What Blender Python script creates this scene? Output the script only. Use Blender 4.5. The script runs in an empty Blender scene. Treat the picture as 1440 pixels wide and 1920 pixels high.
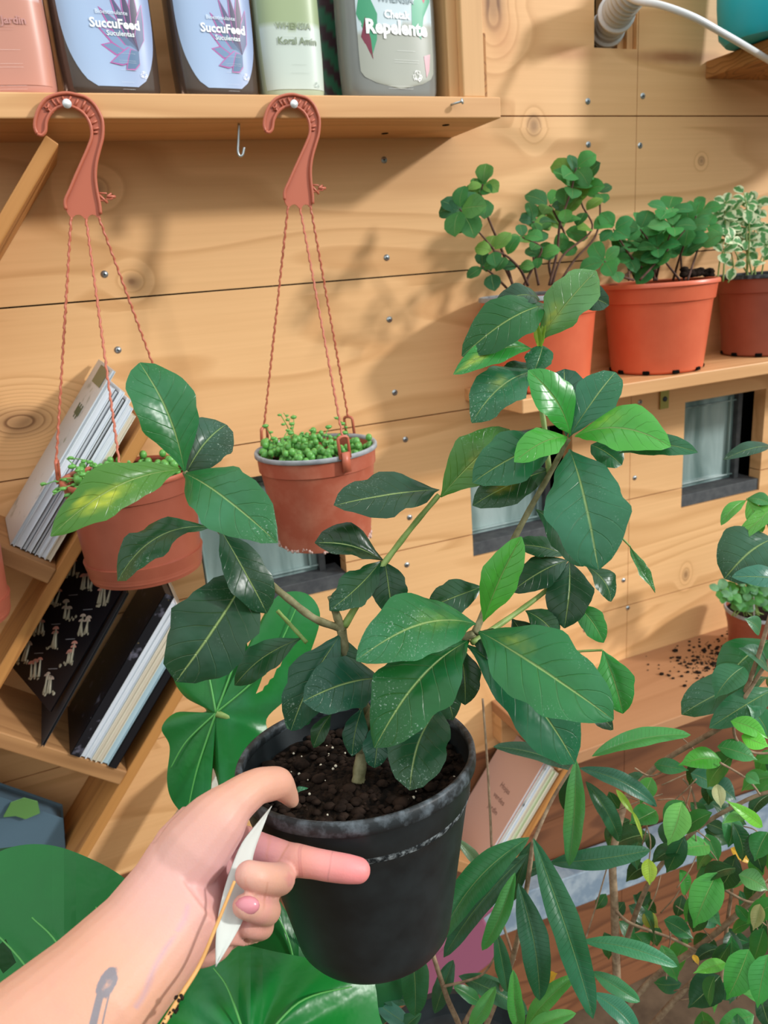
import bpy, bmesh, math, random
import numpy as np
from mathutils import Vector, Matrix
from mathutils.geometry import tessellate_polygon
random.seed(7)
sc = bpy.context.scene
COL = sc.collection
# ------------------------------------------------------------------ camera
F = 1430.0
_x = np.array([3680., 742., F]); _x /= np.linalg.norm(_x)
_u = -np.array([380., -4580., F]); _u -= _x*(_u@_x); _u /= np.linalg.norm(_u)
_y = np.cross(_x, _u)
if _y[2] < 0: _y = -_y
RW = np.array([_x, _y, _u])            # world = RW @ (right, up, forward)
CAM = np.array([0., 0., 1.5])
cr, cu, cf = RW[:, 0], RW[:, 1], RW[:, 2]
cd = bpy.data.cameras.new('camera'); cam = bpy.data.objects.new('camera', cd); COL.objects.link(cam)
cam.matrix_world = Matrix(((cr[0], cu[0], -cf[0], 0), (cr[1], cu[1], -cf[1], 0), (cr[2], cu[2], -cf[2], 1.5), (0, 0, 0, 1)))
cd.sensor_fit = 'VERTICAL'; cd.sensor_height = 24.0; cd.sensor_width = 18.0
cd.lens = 24.0*F/1920.0; cd.clip_start = 0.02
sc.camera = cam
cd.dof.use_dof = True; cd.dof.focus_distance = 0.47; cd.dof.aperture_fstop = 11
# ------------------------------------------------------------------ light
sc.view_settings.view_transform = 'Standard'; sc.view_settings.look = 'None'
sc.view_settings.exposure = 0.62; sc.view_settings.gamma = 1.0
W = bpy.data.worlds.new('World'); sc.world = W; W.use_nodes = True
nt = W.node_tree; nt.nodes.clear()
wo = nt.nodes.new('ShaderNodeOutputWorld'); bg = nt.nodes.new('ShaderNodeBackground')
tc = nt.nodes.new('ShaderNodeTexCoord'); sp = nt.nodes.new('ShaderNodeSeparateXYZ'); rp = nt.nodes.new('ShaderNodeValToRGB')
nt.links.new(tc.outputs['Generated'], sp.inputs[0]); nt.links.new(sp.outputs['Z'], rp.inputs[0])
e = rp.color_ramp.elements
e[0].position = 0.0; e[0].color = (.13, .125, .10, 1); e[1].position = 0.45; e[1].color = (.97, 1.0, 1.0, 1)
m_ = rp.color_ramp.elements.new(0.10); m_.color = (.48, .56, .54, 1)
nt.links.new(rp.outputs[0], bg.inputs[0]); bg.inputs[1].default_value = 1.05
nt.links.new(bg.outputs[0], wo.inputs[0])
sd = bpy.data.lights.new('sun', 'SUN'); sun = bpy.data.objects.new('sun', sd); COL.objects.link(sun)
sd.energy = 1.6; sd.angle = math.radians(4.5); sd.color = (1.0, .98, .95)
sun.rotation_euler = Vector((.158, -.125, .085)).to_track_quat('Z', 'Y').to_euler()
# ------------------------------------------------------------------ pixel helpers (photo pixel + real distance -> world point)
def ray(px, py): return RW @ np.array([(px-720)/F, (960-py)/F, 1.0])
def atY(px, py, Y): d = ray(px, py); return Vector(CAM + d*(Y/d[1]))
def atZ(px, py, Z): d = ray(px, py); return Vector(CAM + d*((Z-1.5)/d[2]))
def dep(px, py, D): return Vector(CAM + ray(px, py)*D)
CR, CU, CF = Vector(cr), Vector(cu), Vector(cf)
CAMV = Vector(CAM)
def lin(c):
    if isinstance(c, str): c = [int(c[i:i+2], 16)/255 for i in (0, 2, 4)]
    return tuple(((v/12.92) if v <= .04045 else ((v+.055)/1.055)**2.4) for v in c)
# ------------------------------------------------------------------ materials
def mat(name, col=(.5, .5, .5), rough=.5, spec=.5, metal=0, trans=0, sss=0, alpha=1):
    m = bpy.data.materials.new(name); m.use_nodes = True
    b = m.node_tree.nodes['Principled BSDF']
    c = lin(col) if isinstance(col, str) else col
    b.inputs['Base Color'].default_value = (*c, 1); b.inputs['Roughness'].default_value = rough
    b.inputs['Specular IOR Level'].default_value = spec; b.inputs['Metallic'].default_value = metal
    b.inputs['Transmission Weight'].default_value = trans; b.inputs['Alpha'].default_value = alpha
    if sss:
        b.inputs['Subsurface Weight'].default_value = sss; b.inputs['Subsurface Radius'].default_value = (.012, .004, .002)
        b.inputs['Subsurface Scale'].default_value = .5
    return m
class NG:
    """tiny helper for node graphs"""
    def __init__(s, m): s.m = m; s.t = m.node_tree; s.b = s.t.nodes['Principled BSDF']
    def n(s, kind, **kw):
        o = s.t.nodes.new(kind)
        for k, v in kw.items(): setattr(o, k, v)
        return o
    def l(s, a, b): s.t.links.new(a, b)
    def math(s, op, a, b=None, c=None, clamp=False):
        o = s.n('ShaderNodeMath', operation=op); o.use_clamp = clamp
        for i, v in enumerate((a, b, c)):
            if v is None: continue
            if isinstance(v, (int, float)): o.inputs[i].default_value = v
            else: s.l(v, o.inputs[i])
        return o.outputs[0]
    def mix(s, f, a, b, mode='MIX'):
        o = s.n('ShaderNodeMix', data_type='RGBA', blend_type=mode)
        for i, v in ((0, f), (6, a), (7, b)):
            if isinstance(v, (int, float)): o.inputs[i].default_value = v
            elif isinstance(v, tuple): o.inputs[i].default_value = (*v, 1) if len(v) == 3 else v
            else: s.l(v, o.inputs[i])
        return o.outputs[2]
    def noise(s, vec, scale, detail=3, rough=.5, dist=0):
        o = s.n('ShaderNodeTexNoise'); o.inputs['Scale'].default_value = scale; o.inputs['Detail'].default_value = detail
        o.inputs['Roughness'].default_value = rough; o.inputs['Distortion'].default_value = dist
        if vec is not None: s.l(vec, o.inputs['Vector'])
        return o.outputs['Fac']
    def ramp(s, f, stops):
        o = s.n('ShaderNodeValToRGB'); e = o.color_ramp.elements
        e[0].position, e[0].color = stops[0][0], (*stops[0][1], 1); e[1].position, e[1].color = stops[-1][0], (*stops[-1][1], 1)
        for p, c in stops[1:-1]: q = e.new(p); q.color = (*c, 1)
        s.l(f, o.inputs[0]); return o.outputs[0]
    def mapping(s, vec, scale=(1, 1, 1), loc=(0, 0, 0), rot=(0, 0, 0)):
        o = s.n('ShaderNodeMapping'); o.inputs['Scale'].default_value = scale; o.inputs['Location'].default_value = loc
        o.inputs['Rotation'].default_value = rot
        s.l(vec, o.inputs[0]); return o.outputs[0]
    def bump(s, h, strength=.3, dist=.001):
        o = s.n('ShaderNodeBump'); o.inputs['Strength'].default_value = strength; o.inputs['Distance'].default_value = dist
        s.l(h, o.inputs['Height']); s.l(o.outputs[0], s.b.inputs['Normal'])
def wood(name, light, dark, axis='X', rings=9, contrast=.55, knots=(), rough=.55, rnd=True, stains=(), across=5.5, along=.9, plank=None):
    m = mat(name, light, rough, .35); g = NG(m)
    co = g.n('ShaderNodeTexCoord').outputs['Object']
    sc3 = {'X': (along, across, across), 'Z': (across, across, along), 'Y': (across, along, across)}[axis]
    v = g.mapping(co, sc3)
    if rnd:
        oi = g.n('ShaderNodeObjectInfo').outputs['Random']
        cx = g.n('ShaderNodeCombineXYZ'); r1 = g.math('MULTIPLY', oi, 37.0); r2 = g.math('MULTIPLY', oi, 91.0)
        g.l(r1, cx.inputs[0]); g.l(r2, cx.inputs[1]); g.l(r1, cx.inputs[2])
        va = g.n('ShaderNodeVectorMath', operation='ADD'); g.l(v, va.inputs[0]); g.l(cx.outputs[0], va.inputs[1]); v = va.outputs[0]
    if plank:
        sx = g.n('ShaderNodeSeparateXYZ'); g.l(co, sx.inputs[0])
        pid = g.math('FLOOR', g.math('DIVIDE', g.math('SUBTRACT', sx.outputs[2], plank[0]), plank[1]))
        cx = g.n('ShaderNodeCombineXYZ'); g.l(g.math('MULTIPLY', pid, 7.31), cx.inputs[0]); g.l(g.math('MULTIPLY', pid, 3.7), cx.inputs[1])
        va = g.n('ShaderNodeVectorMath', operation='ADD'); g.l(v, va.inputs[0]); g.l(cx.outputs[0], va.inputs[1]); v = va.outputs[0]
    h = g.noise(v, 1.0, 2.0, .45, .25)
    kmask = None
    for (kx, kz, rx, rz, amp) in knots:
        km = g.mapping(co, (1/rx, 0, 1/rz), (-kx/rx, 0, -kz/rz))
        ln = g.n('ShaderNodeVectorMath', operation='LENGTH'); g.l(km, ln.inputs[0])
        d = ln.outputs['Value']
        gs = g.math('EXPONENT', g.math('MULTIPLY', g.math('MULTIPLY', d, d), -.32))
        h = g.math('ADD', h, g.math('MULTIPLY', gs, amp))
        core = g.math('SMOOTHSTEP' if False else 'SUBTRACT', 1.25, d, clamp=True)
        core = g.math('MULTIPLY', core, .9, clamp=True)
        kmask = core if kmask is None else g.math('MAXIMUM', kmask, core)
    hh = g.math('MULTIPLY', h, float(rings))
    fr = g.math('FRACT', hh)
    line = g.ramp(fr, [(0, (0, 0, 0)), (.62, (.25, .25, .25)), (.86, (1, 1, 1)), (.93, (.75, .75, .75)), (1, (0, 0, 0))])
    fs = {'X': (3, 90, 160), 'Z': (160, 90, 3), 'Y': (90, 3, 160)}[axis]
    fine = g.noise(g.mapping(co, fs), 1.0, 3, .6)
    blot = g.noise(co, 4.5, 2, .5)
    L, D = lin(light), lin(dark)
    c = g.mix(g.math('MULTIPLY', line, contrast), L, D)
    c = g.mix(g.math('MULTIPLY', g.math('SUBTRACT', fine, .38, clamp=True), .55), c, D)
    c = g.mix(g.math('MULTIPLY', blot, .22), c, tuple(x*.72 for x in L))
    if kmask is not None: c = g.mix(g.math('MULTIPLY', g.math('MULTIPLY', kmask, g.math('ADD', .55, g.math('MULTIPLY', line, .5))), 1.0, clamp=True), c, lin('56301c'))
    for (kx, kz, rx, rz, col, st) in stains:
        km = g.mapping(co, (1/rx, 0, 1/rz), (-kx/rx, 0, -kz/rz))
        ln = g.n('ShaderNodeVectorMath', operation='LENGTH'); g.l(km, ln.inputs[0])
        dd = g.math('ADD', ln.outputs['Value'], g.math('MULTIPLY', g.math('SUBTRACT', g.noise(co, 30, 2), .5), .5))
        c = g.mix(g.math('MULTIPLY', g.math('SUBTRACT', 1.3, dd, clamp=True), st), c, lin(col))
    g.l(c, g.b.inputs['Base Color'])
    g.bump(g.math('ADD', fine, g.math('MULTIPLY', line, .4)), .12, .0006)
    return m
def leaf_mat(name, rough=.36, nv=8, vein=.45, dust=.0, trans=.22, slant=1.7, spec=.5, veincol='a9c37c'):
    m = mat(name, '2f6b40', rough, spec); g = NG(m)
    at = g.n('ShaderNodeAttribute'); at.attribute_name = 'tint'
    uv = g.n('ShaderNodeUVMap').outputs[0]; s = g.n('ShaderNodeSeparateXYZ'); g.l(uv, s.inputs[0])
    au = g.math('ABSOLUTE', g.math('SUBTRACT', g.math('MULTIPLY', s.outputs[0], 2.0), 1.0))
    mid = g.math('SUBTRACT', 1.0, g.math('DIVIDE', au, .045), clamp=True)
    ph = g.math('FRACT', g.math('SUBTRACT', g.math('MULTIPLY', s.outputs[1], float(nv)), g.math('MULTIPLY', au, slant)))
    dist = g.math('ABSOLUTE', g.math('SUBTRACT', ph, .5))
    lat = g.math('MULTIPLY', g.math('SUBTRACT', g.math('MULTIPLY', dist, 14.0), 6.3, clamp=True), g.math('SUBTRACT', 1.05, au, clamp=True))
    co = g.n('ShaderNodeTexCoord').outputs['Object']
    n1 = g.noise(co, 45, 3, .6); n2 = g.noise(co, 900, 2, .6)
    c = g.mix(g.math('MULTIPLY', n1, .35), at.outputs['Color'], (.012, .05, .02))
    c = g.mix(g.math('MULTIPLY', lat, vein*.3), c, lin(veincol))
    c = g.mix(g.math('MULTIPLY', mid, vein*1.7, clamp=True), c, lin(veincol))
    film = g.math('MULTIPLY', g.math('SUBTRACT', g.noise(co, 17, 3, .55), .50, clamp=True), .9, clamp=True)
    if dust: c = g.mix(film, c, lin('5fa48c'))
    if dust:
        tipw = g.math('MULTIPLY', g.math('SUBTRACT', s.outputs[1], .55), 1.1)
        dm = g.math('MULTIPLY', g.math('SUBTRACT', g.math('MULTIPLY', n2, 5.0), 3.0, clamp=True), g.math('ADD', g.math('SUBTRACT', g.math('MULTIPLY', g.noise(co, 28, 2), 4.0), 2.1), tipw, clamp=True))
        c = g.mix(g.math('MULTIPLY', dm, dust), c, lin('b9cfc2'))
    g.l(c, g.b.inputs['Base Color'])
    hgt = g.math('ADD', g.math('MULTIPLY', lat, -.7), g.math('MULTIPLY', n1, .8)); hgt = g.math('SUBTRACT', hgt, mid)
    g.bump(hgt, .55, .0022)
    tr = g.n('ShaderNodeBsdfTranslucent'); g.l(g.mix(.35, c, (.25, .6, .05)), tr.inputs[0])
    ms = g.n('ShaderNodeMixShader'); ms.inputs[0].default_value = trans
    g.l(g.b.outputs[0], ms.inputs[1]); g.l(tr.outputs[0], ms.inputs[2])
    g.l(ms.outputs[0], g.t.nodes['Material Output'].inputs[0])
    return m
def noisy(name, a, b, scale=60, rough=.5, spec=.5, bumps=.1, thr=(.35, .65), detail=4):
    m = mat(name, a, rough, spec); g = NG(m); co = g.n('ShaderNodeTexCoord').outputs['Object']
    n = g.noise(co, scale, detail, .6)
    g.l(g.ramp(n, [(thr[0], lin(a)), (thr[1], lin(b))]), g.b.inputs['Base Color'])
    if bumps: g.bump(n, bumps, .001)
    return m
PL0 = 1.6955
KN = [(-.055, 1.367, .040, .019, 1.1), (.985, 1.632, .007, .007, .2), (.675, 1.684, .012, .014, .25), (.99, .93, .008, .012, .25), (.615, 1.83, .02, .035, .35),
      (.075, 1.62, .015, .013, .22), (.10, 1.515, .012, .01, .2), (.58, 1.562, .006, .006, .15), (.09, 0.91, .03, .02, .3), (1.02, .62, .03, .025, .4), (.26, .66, .03, .02, .3)]
ST = [(.735, 1.775, .05, .012, 'a8673a', .5), (.93, 1.775, .08, .010, '8f4f2c', .75), (.63, 1.79, .02, .03, 'c07d4c', .3)]
M = dict(
    wall=wood('pine_plank', 'eebd86', 'c48c54', 'X', 10, .55, KN, .5, False, ST, plank=(PL0-2.0, .1985)),
    pine=wood('pine_board', 'e2b07c', 'b9824e', 'X', 8, .5, rough=.5, across=9),
    pinez=wood('pine_upright', 'e0b17c', 'b88552', 'Z', 9, .5, rough=.5, across=9),
    rack=wood('rack_pine', 'c1884c', '875026', 'Z', 9, .55, rough=.5, across=14),
    rackx=wood('rack_shelf_pine', 'b48557', '7d5230', 'X', 9, .5, rough=.6, across=9),
    endg=wood('end_grain', 'b98249', '7d4f28', 'Y', 16, .8, rough=.6, across=14, along=5),
    terra=noisy('terracotta_plastic', '8d4835', '98523e', 18, .42, .5, .05),
    terra2=noisy('bright_terracotta_plastic', 'd05f3f', 'd96a48', 14, .35, .5, .03),
    terra3=noisy('faded_terracotta_plastic', 'a8563f', 'ba745c', 30, .55, .4, .08, (.4, .75)),
    hook=mat('hook_plastic', 'b8634a', .4, .5),
    rimg=noisy('grey_rim', '8b8f96', 'a9adb0', 60, .6, .4, .1),
    black=noisy('black_pot_plastic', '14191c', '20272a', 40, .42, .45, .08),
    rimb=noisy('dusty_black_rim', '22272a', '6d7880', 130, .5, .4, .25, (.45, .85)),
    dust=noisy('dust_line', '1c2124', '8f979a', 260, .7, .2, .1, (.48, .7)),
    soil=noisy('potting_soil', '0d0a08', '3a2c22', 170, .95, .1, .9, (.4, .8)),
    crumb=noisy('soil_crumb', '15100d', '332720', 90, .95, .1, .5),
    stem=noisy('stem_bark', '5d5a3a', '8b8767', 120, .7, .2, .4),
    stemg=noisy('green_stem', '6f8a45', '8fa860', 90, .5, .4, .1),
    twig=noisy('twig_bark', '7c6450', 'a08a70', 150, .8, .2, .4),
    purple=noisy('purple_stem', '4d3630', '6e5145', 90, .7, .2, .3),
    steel=mat('zinc_steel', 'b9c2c6', .35, .5, .85), steeld=mat('steel_recess', '3b4a52', .5, .5, .5),
    nailw=mat('nail_head', 'e4e6e8', .3, .5, .3),
    frame=noisy('dark_frame', '43464a', '55585a', 60, .7, .3, .2), void=mat('dark_cavity', '0b0a09', .9, .1),
    hero=leaf_mat('hero_leaf', .30, 8, .5, .95, .14, 1.7, .34), young=leaf_mat('young_leaf', .28, 8, .45, .0, .3),
    mon=leaf_mat('broad_leaf', .30, 1, .0, .12, .12, 0, .30), lance=leaf_mat('lance_leaf', .36, 26, .3, .15, .15, 1.2, .32),
    small=leaf_mat('small_leaf', .55, 5, .4, .0, .25, 1.7, .3), ficus=leaf_mat('fig_leaf', .35, 11, .4, .0, .2, 1.4, .35),
    bead=mat('bead_leaf', '5fa04a', .35, .5, sss=.2),
    paper=mat('white_paper', 'e6ecf2', .6, .3), cream=mat('cream_paper', 'e3ddcb', .6, .3), blue=mat('pale_blue_cover', 'bfd6e0', .45, .4),
    blackc=mat('black_cover', '14151b', .35, .5), white=mat('white_plastic', 'dfe2e4', .4, .5), teal=mat('teal_plastic', '1fb3c4', .4, .5),
    brass=mat('brass_bracket', 'a9a05a', .4, .5, .7),
)
# ------------------------------------------------------------------ mesh builder
class MB:
    def __init__(s): s.v = []; s.f = []; s.uv = {}; s.c = {}; s.mi = []
    def add(s, vs, fs, mi=0, uvs=None, cols=None):
        o = len(s.v); s.v.extend([tuple(p) for p in vs]); s.f.extend([tuple(i+o for i in f) for f in fs]); s.mi.extend([mi]*len(fs))
        if uvs is not None:
            for i, q in enumerate(uvs): s.uv[o+i] = q
        if cols is not None:
            for i, q in enumerate(cols): s.c[o+i] = q
        return s
    def box(s, c, d, mi=0, R=None):
        c = Vector(c); vs = []
        for x in (-.5, .5):
            for y in (-.5, .5):
                for z in (-.5, .5):
                    p = Vector((x*d[0], y*d[1], z*d[2])); vs.append(c + (R @ p if R else p))
        return s.add(vs, [(0, 1, 3, 2), (4, 6, 7, 5), (0, 4, 5, 1), (2, 3, 7, 6), (0, 2, 6, 4), (1, 5, 7, 3)], mi)
    def lathe(s, prof, seg=48, mi=0, closed=False):
        vs = []; fs = []; n = len(prof)
        for i in range(seg):
            a = 2*math.pi*i/seg
            for r, z in prof: vs.append((r*math.cos(a), r*math.sin(a), z))
        for i in range(seg):
            j = (i+1) % seg
            for k in range(n-1 if not closed else n):
                k2 = (k+1) % n; fs.append((i*n+k, j*n+k, j*n+k2, i*n+k2))
        return s.add(vs, fs, mi)
    def tube(s, pts, rad, seg=8, mi=0, caps=True, twist=0):
        pts = [Vector(p) for p in pts]; n = len(pts)
        rs = [rad]*n if isinstance(rad, (int, float)) else rad
        vs = []; fs = []; up = None
        for i, p in enumerate(pts):
            t = (pts[min(i+1, n-1)]-pts[max(i-1, 0)]).normalized()
            if up is None: up = Vector((0, 0, 1)) if abs(t.z) < .9 else Vector((1, 0, 0))
            a = (up - t*up.dot(t)); a = a.normalized() if a.length > 1e-6 else t.orthogonal().normalized(); up = a; b = t.cross(a)
            for k in range(seg):
                an = 2*math.pi*k/seg + twist*i
                vs.append(p + (a*math.cos(an)+b*math.sin(an))*rs[i])
        for i in range(n-1):
            for k in range(seg):
                k2 = (k+1) % seg; fs.append((i*seg+k, i*seg+k2, (i+1)*seg+k2, (i+1)*seg+k))
        if caps: fs.append(tuple(range(seg))[::-1]); fs.append(tuple((n-1)*seg+k for k in range(seg)))
        return s.add(vs, fs, mi)
    def ball(s, c, r, seg=8, rings=6, sq=(1, 1, 1), mi=0, tint=None):
        c = Vector(c); vs = [c+Vector((0, 0, r*sq[2]))]
        for i in range(1, rings):
            t = math.pi*i/rings
            for k in range(seg):
                a = 2*math.pi*k/seg; vs.append(c+Vector((r*math.sin(t)*math.cos(a)*sq[0], r*math.sin(t)*math.sin(a)*sq[1], r*math.cos(t)*sq[2])))
        vs.append(c-Vector((0, 0, r*sq[2]))); fs = []
        for k in range(seg):
            k2 = (k+1) % seg; fs.append((0, 1+k, 1+k2))
            for i in range(rings-2): fs.append((1+i*seg+k, 1+(i+1)*seg+k, 1+(i+1)*seg+k2, 1+i*seg+k2))
            fs.append((1+(rings-2)*seg+k, len(vs)-1, 1+(rings-2)*seg+k2))
        return s.add(vs, fs, mi, cols=[tint]*len(vs) if tint else None)
    def build(s, name, mats, parent=None, smooth=True, bevel=0, loc=None, rot=None, sharp=None):
        me = bpy.data.meshes.new(name); 
        vs = s.v
        me.from_pydata(vs, [], s.f)
        for m in (mats if isinstance(mats, (list, tuple)) else [mats]): me.materials.append(m)
        for p, q in zip(me.polygons, s.mi): p.material_index = q
        if s.uv:
            ul = me.uv_layers.new(name='UVMap')
            for l in me.loops: ul.data[l.index].uv = s.uv.get(l.vertex_index, (0, 0))
        if s.c:
            ca = me.color_attributes.new('tint', 'FLOAT_COLOR', 'POINT')
            for i in range(len(vs)): ca.data[i].color = (*s.c.get(i, (.1, .3, .1)), 1)
        if smooth: me.polygons.foreach_set('use_smooth', [True]*len(me.polygons))
        if sharp: me.set_sharp_from_angle(angle=math.radians(sharp))
        me.update()
        o = bpy.data.objects.new(name, me); COL.objects.link(o)
        if parent: o.parent = parent
        if loc is not None: o.location = loc
        if rot is not None: o.rotation_euler = rot
        if bevel:
            b = o.modifiers.new('bevel', 'BEVEL'); b.width = bevel; b.segments = 2; b.limit_method = 'ANGLE'
        return o
def tag(o, label=None, cat=None, group=None, kind=None):
    if label: o['label'] = label
    if cat: o['category'] = cat
    if group: o['group'] = group
    if kind: o['kind'] = kind
    return o
def empty(name, loc=(0, 0, 0), label=None, cat=None, group=None, rot=None):
    o = bpy.data.objects.new(name, None); COL.objects.link(o); o.empty_display_size = .02
    o.location = loc
    if rot is not None: o.rotation_euler = rot
    return tag(o, label, cat, group)
bpy_empty_world = {}
def adopt(child, parent):
    """parent a mesh built in world coordinates"""
    child.parent = parent; child.matrix_parent_inverse = parent.matrix_world.inverted() if False else Matrix.Translation(-Vector(parent.location)); return child
def board(name, c, d, m, parent=None, rot=None, bevel=.0015):
    """a board centred at c; local axes so the grain follows the board"""
    mb = MB(); mb.box((0, 0, 0), d)
    o = mb.build(name, m, None, smooth=False, bevel=bevel, loc=c, rot=rot)
    if parent: adopt(o, parent)
    return o
def spline(pts, n=8):
    pts = [Vector(p) for p in pts]
    if len(pts) < 3: return [pts[0].lerp(pts[1], i/n) for i in range(n+1)]
    out = []
    for i in range(len(pts)-1):
        p0 = pts[max(i-1, 0)]; p1 = pts[i]; p2 = pts[i+1]; p3 = pts[min(i+2, len(pts)-1)]
        for k in range(n):
            t = k/n
            out.append(.5*((2*p1)+(p2-p0)*t+(2*p0-5*p1+4*p2-p3)*t*t+(3*p1-p0-3*p2+p3)*t*t*t))
    out.append(pts[-1]); return out
def lerp(a, b, t): return a+(b-a)*t
def mixc(a, b, t): return tuple(a[i]+(b[i]-a[i])*t for i in range(3))
# ------------------------------------------------------------------ leaf
PROF = {'obov': (.60, 1.25, .52), 'ell': (.53, 1.15, .66), 'lance': (.48, .72, .55), 'round': (.5, .6, .55), 'ovate': (.40, .65, .95), 'broad': (.52, .75, .5)}   # widest point, base power, tip power
def leaf(mb, b, t, w, n, col, shape='obov', sag=.12, cup=.12, wave=.0, nu=8, nv=14, pucker=0, lat=8, twist=0, tip=0, patch=None, seed=None, bite=None):
    """b base, t tip, w full width in m, n facing normal; one curved blade"""
    b, t = Vector(b), Vector(t); ax = t-b; L = ax.length; ax.normalize()
    n = Vector(n); n = (n-ax*n.dot(ax)); n = n.normalized() if n.length > 1e-5 else ax.orthogonal().normalized()
    s = ax.cross(n); vm, qb, qt = PROF[shape]; rnd = random.Random(seed if seed is not None else hash((round(b.x, 4), round(t.z, 4))))
    ph = rnd.uniform(0, 6.28); side = rnd.uniform(-.06, .06)
    vs = []; uvs = []; cols = []; fs = []
    c2 = mixc(col, (col[0]*1.5+.01, col[1]*1.2, col[2]*1.0), .4)
    for j in range(nv+1):
        v = j/nv
        hw = .5*w*(math.sin(math.pi/2*v/vm)**qb if v < vm else max(math.cos(math.pi/2*(v-vm)/(1-vm)), 0)**qt) if 0 < v < 1 else 0
        if tip and v > .8: hw *= 1-tip*(v-.8)/.2
        hw = max(hw, w*.012)
        cen = b+ax*(L*v)+n*(sag*L*4*v*(1-v))+s*(side*L*math.sin(math.pi*v))
        tw = math.radians(twist)*v
        sn = s*math.cos(tw)+n*math.sin(tw); nn = n*math.cos(tw)-s*math.sin(tw)
        for i in range(nu+1):
            u = -1+2*i/nu
            d = abs(u)*hw*cup*2.0*(1-.55*abs(u)) 
            d += wave*w*math.sin(v*11+ph+(1.4 if u > 0 else 0))*abs(u)**2*(.3+.7*math.sin(math.pi*v))
            if pucker: d += pucker*w*(math.sin(math.pi*((v*lat-abs(u)*1.7) % 1.0))**1.0-.3)*4*abs(u)*(1-abs(u))*math.sin(math.pi*v)
            hh = hw*(1+ wave*1.6*math.sin(v*15+ph*1.7+(2.1 if u > 0 else 0))+wave*.8*math.sin(v*31+ph+(1 if u > 0 else 0)))
            if bite and abs(u) > .45 and bite[0] < v < bite[1] and u*bite[2] > 0: hh *= .62
            vs.append(cen+sn*(u*hh)+nn*d); uvs.append((i/nu, v))
            cc = mixc(col, c2, .5+.5*math.sin(v*5+ph+u*2)*.6)
            if patch:
                for (pu, pv, pr, pc) in patch:
                    dd = math.hypot((u-pu)*.5, (v-pv))/pr; k = max(0, 1-dd)*(.65+.35*math.sin(v*40+u*9))
                    cc = mixc(cc, pc, min(1, max(0, k*1.3)))
            cols.append(cc)
    for j in range(nv):
        for i in range(nu):
            a = j*(nu+1)+i; fs.append((a, a+1, a+nu+2, a+nu+1))
    mb.add(vs, fs, 0, uvs, cols)
UP = Vector((0, 0, 1))
def pleaf(mb, bp, tp, wpx, db, dt, col, roll=0, face=.55, **kw):
    """blade from photo pixels and real distances; width given as it shows in the photo"""
    b = dep(bp[0], bp[1], db); t = dep(tp[0], tp[1], dt); mid = (b+t)/2
    toC = (CAMV-mid).normalized(); n = toC*face+UP*(1-face)*1.1
    ax = (t-b).normalized(); n = (n-ax*n.dot(ax)).normalized()
    if roll: n = Matrix.Rotation(math.radians(roll), 3, ax) @ n
    s = ax.cross(n); sv = s-toC*s.dot(toC); k = max(sv.length, .55)
    w = .94*wpx*((db+dt)/2)/F/k
    leaf(mb, b, t, w, n, col, **kw)
G = {k: lin(v) for k, v in dict(dk='0f4424', dk2='123c28', mid='186632', br='2b8836', lt='44a838', yl='8dae33', blu='154c3a', gr='1f6440', ol='427828', vd='0a2e1a', deep='085624', tl='1b6544').items()}
# ================================================================== SETTING
OPEN = [(.778, .853, 1.783, 1.97), (.13, .335, 1.062, 1.252), (.548, .738, 1.062, 1.252), (.972, 1.16, 1.062, 1.252)]
seams = [round(PL0-.1985*k, 4) for k in range(-3, 9)][::1]
seams = sorted(seams)+[]
wall = MB()
zs = [0.0]+[z for z in seams if z > .02]
for a, b in zip(zs[:-1], zs[1:]):
    for (x0, x1) in ((-1.3, .8555), (.8565, 2.6)):
        xs = sorted({x0, x1, *[q for o in OPEN for q in (o[0], o[1]) if x0 < q < x1 and o[2] < b and o[3] > a]})
        for xa, xb in zip(xs[:-1], xs[1:]):
            zz = sorted({a+.0009, b-.0009, *[q for o in OPEN for q in (o[2], o[3]) if a < q < b and o[0] < (xa+xb)/2 < o[1]]})
            for za, zb in zip(zz[:-1], zz[1:]):
                cx, cz = (xa+xb)/2, (za+zb)/2
                if any(o[0] < cx < o[1] and o[2] < cz < o[3] for o in OPEN): continue
                wall.box((cx, 1.0125, cz), (xb-xa, .025, zb-za))
lowm = wood('reddish_lower_plank', '845436', '4e2e1d', 'X', 12, .7, (), .65, False, (), plank=(PL0-2.0, .1985))  # darker, redder wood colour for the planks low on the wall
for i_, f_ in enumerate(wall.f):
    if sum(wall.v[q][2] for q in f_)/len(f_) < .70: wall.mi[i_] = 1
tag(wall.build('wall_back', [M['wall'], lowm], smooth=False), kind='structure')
bk = MB(); bk.box((.6, 1.075, 1.15), (4, .01, 2.4)); tag(bk.build('wall_backing', M['void'], smooth=False), kind='structure')
fl = MB(); fl.box((.6, -.4, -.02), (4, 3, .04)); tag(fl.build('floor', noisy('packed_earth', '4a3c30', '6a5846', 12, .9, .1, .3), smooth=False), kind='structure')
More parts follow.
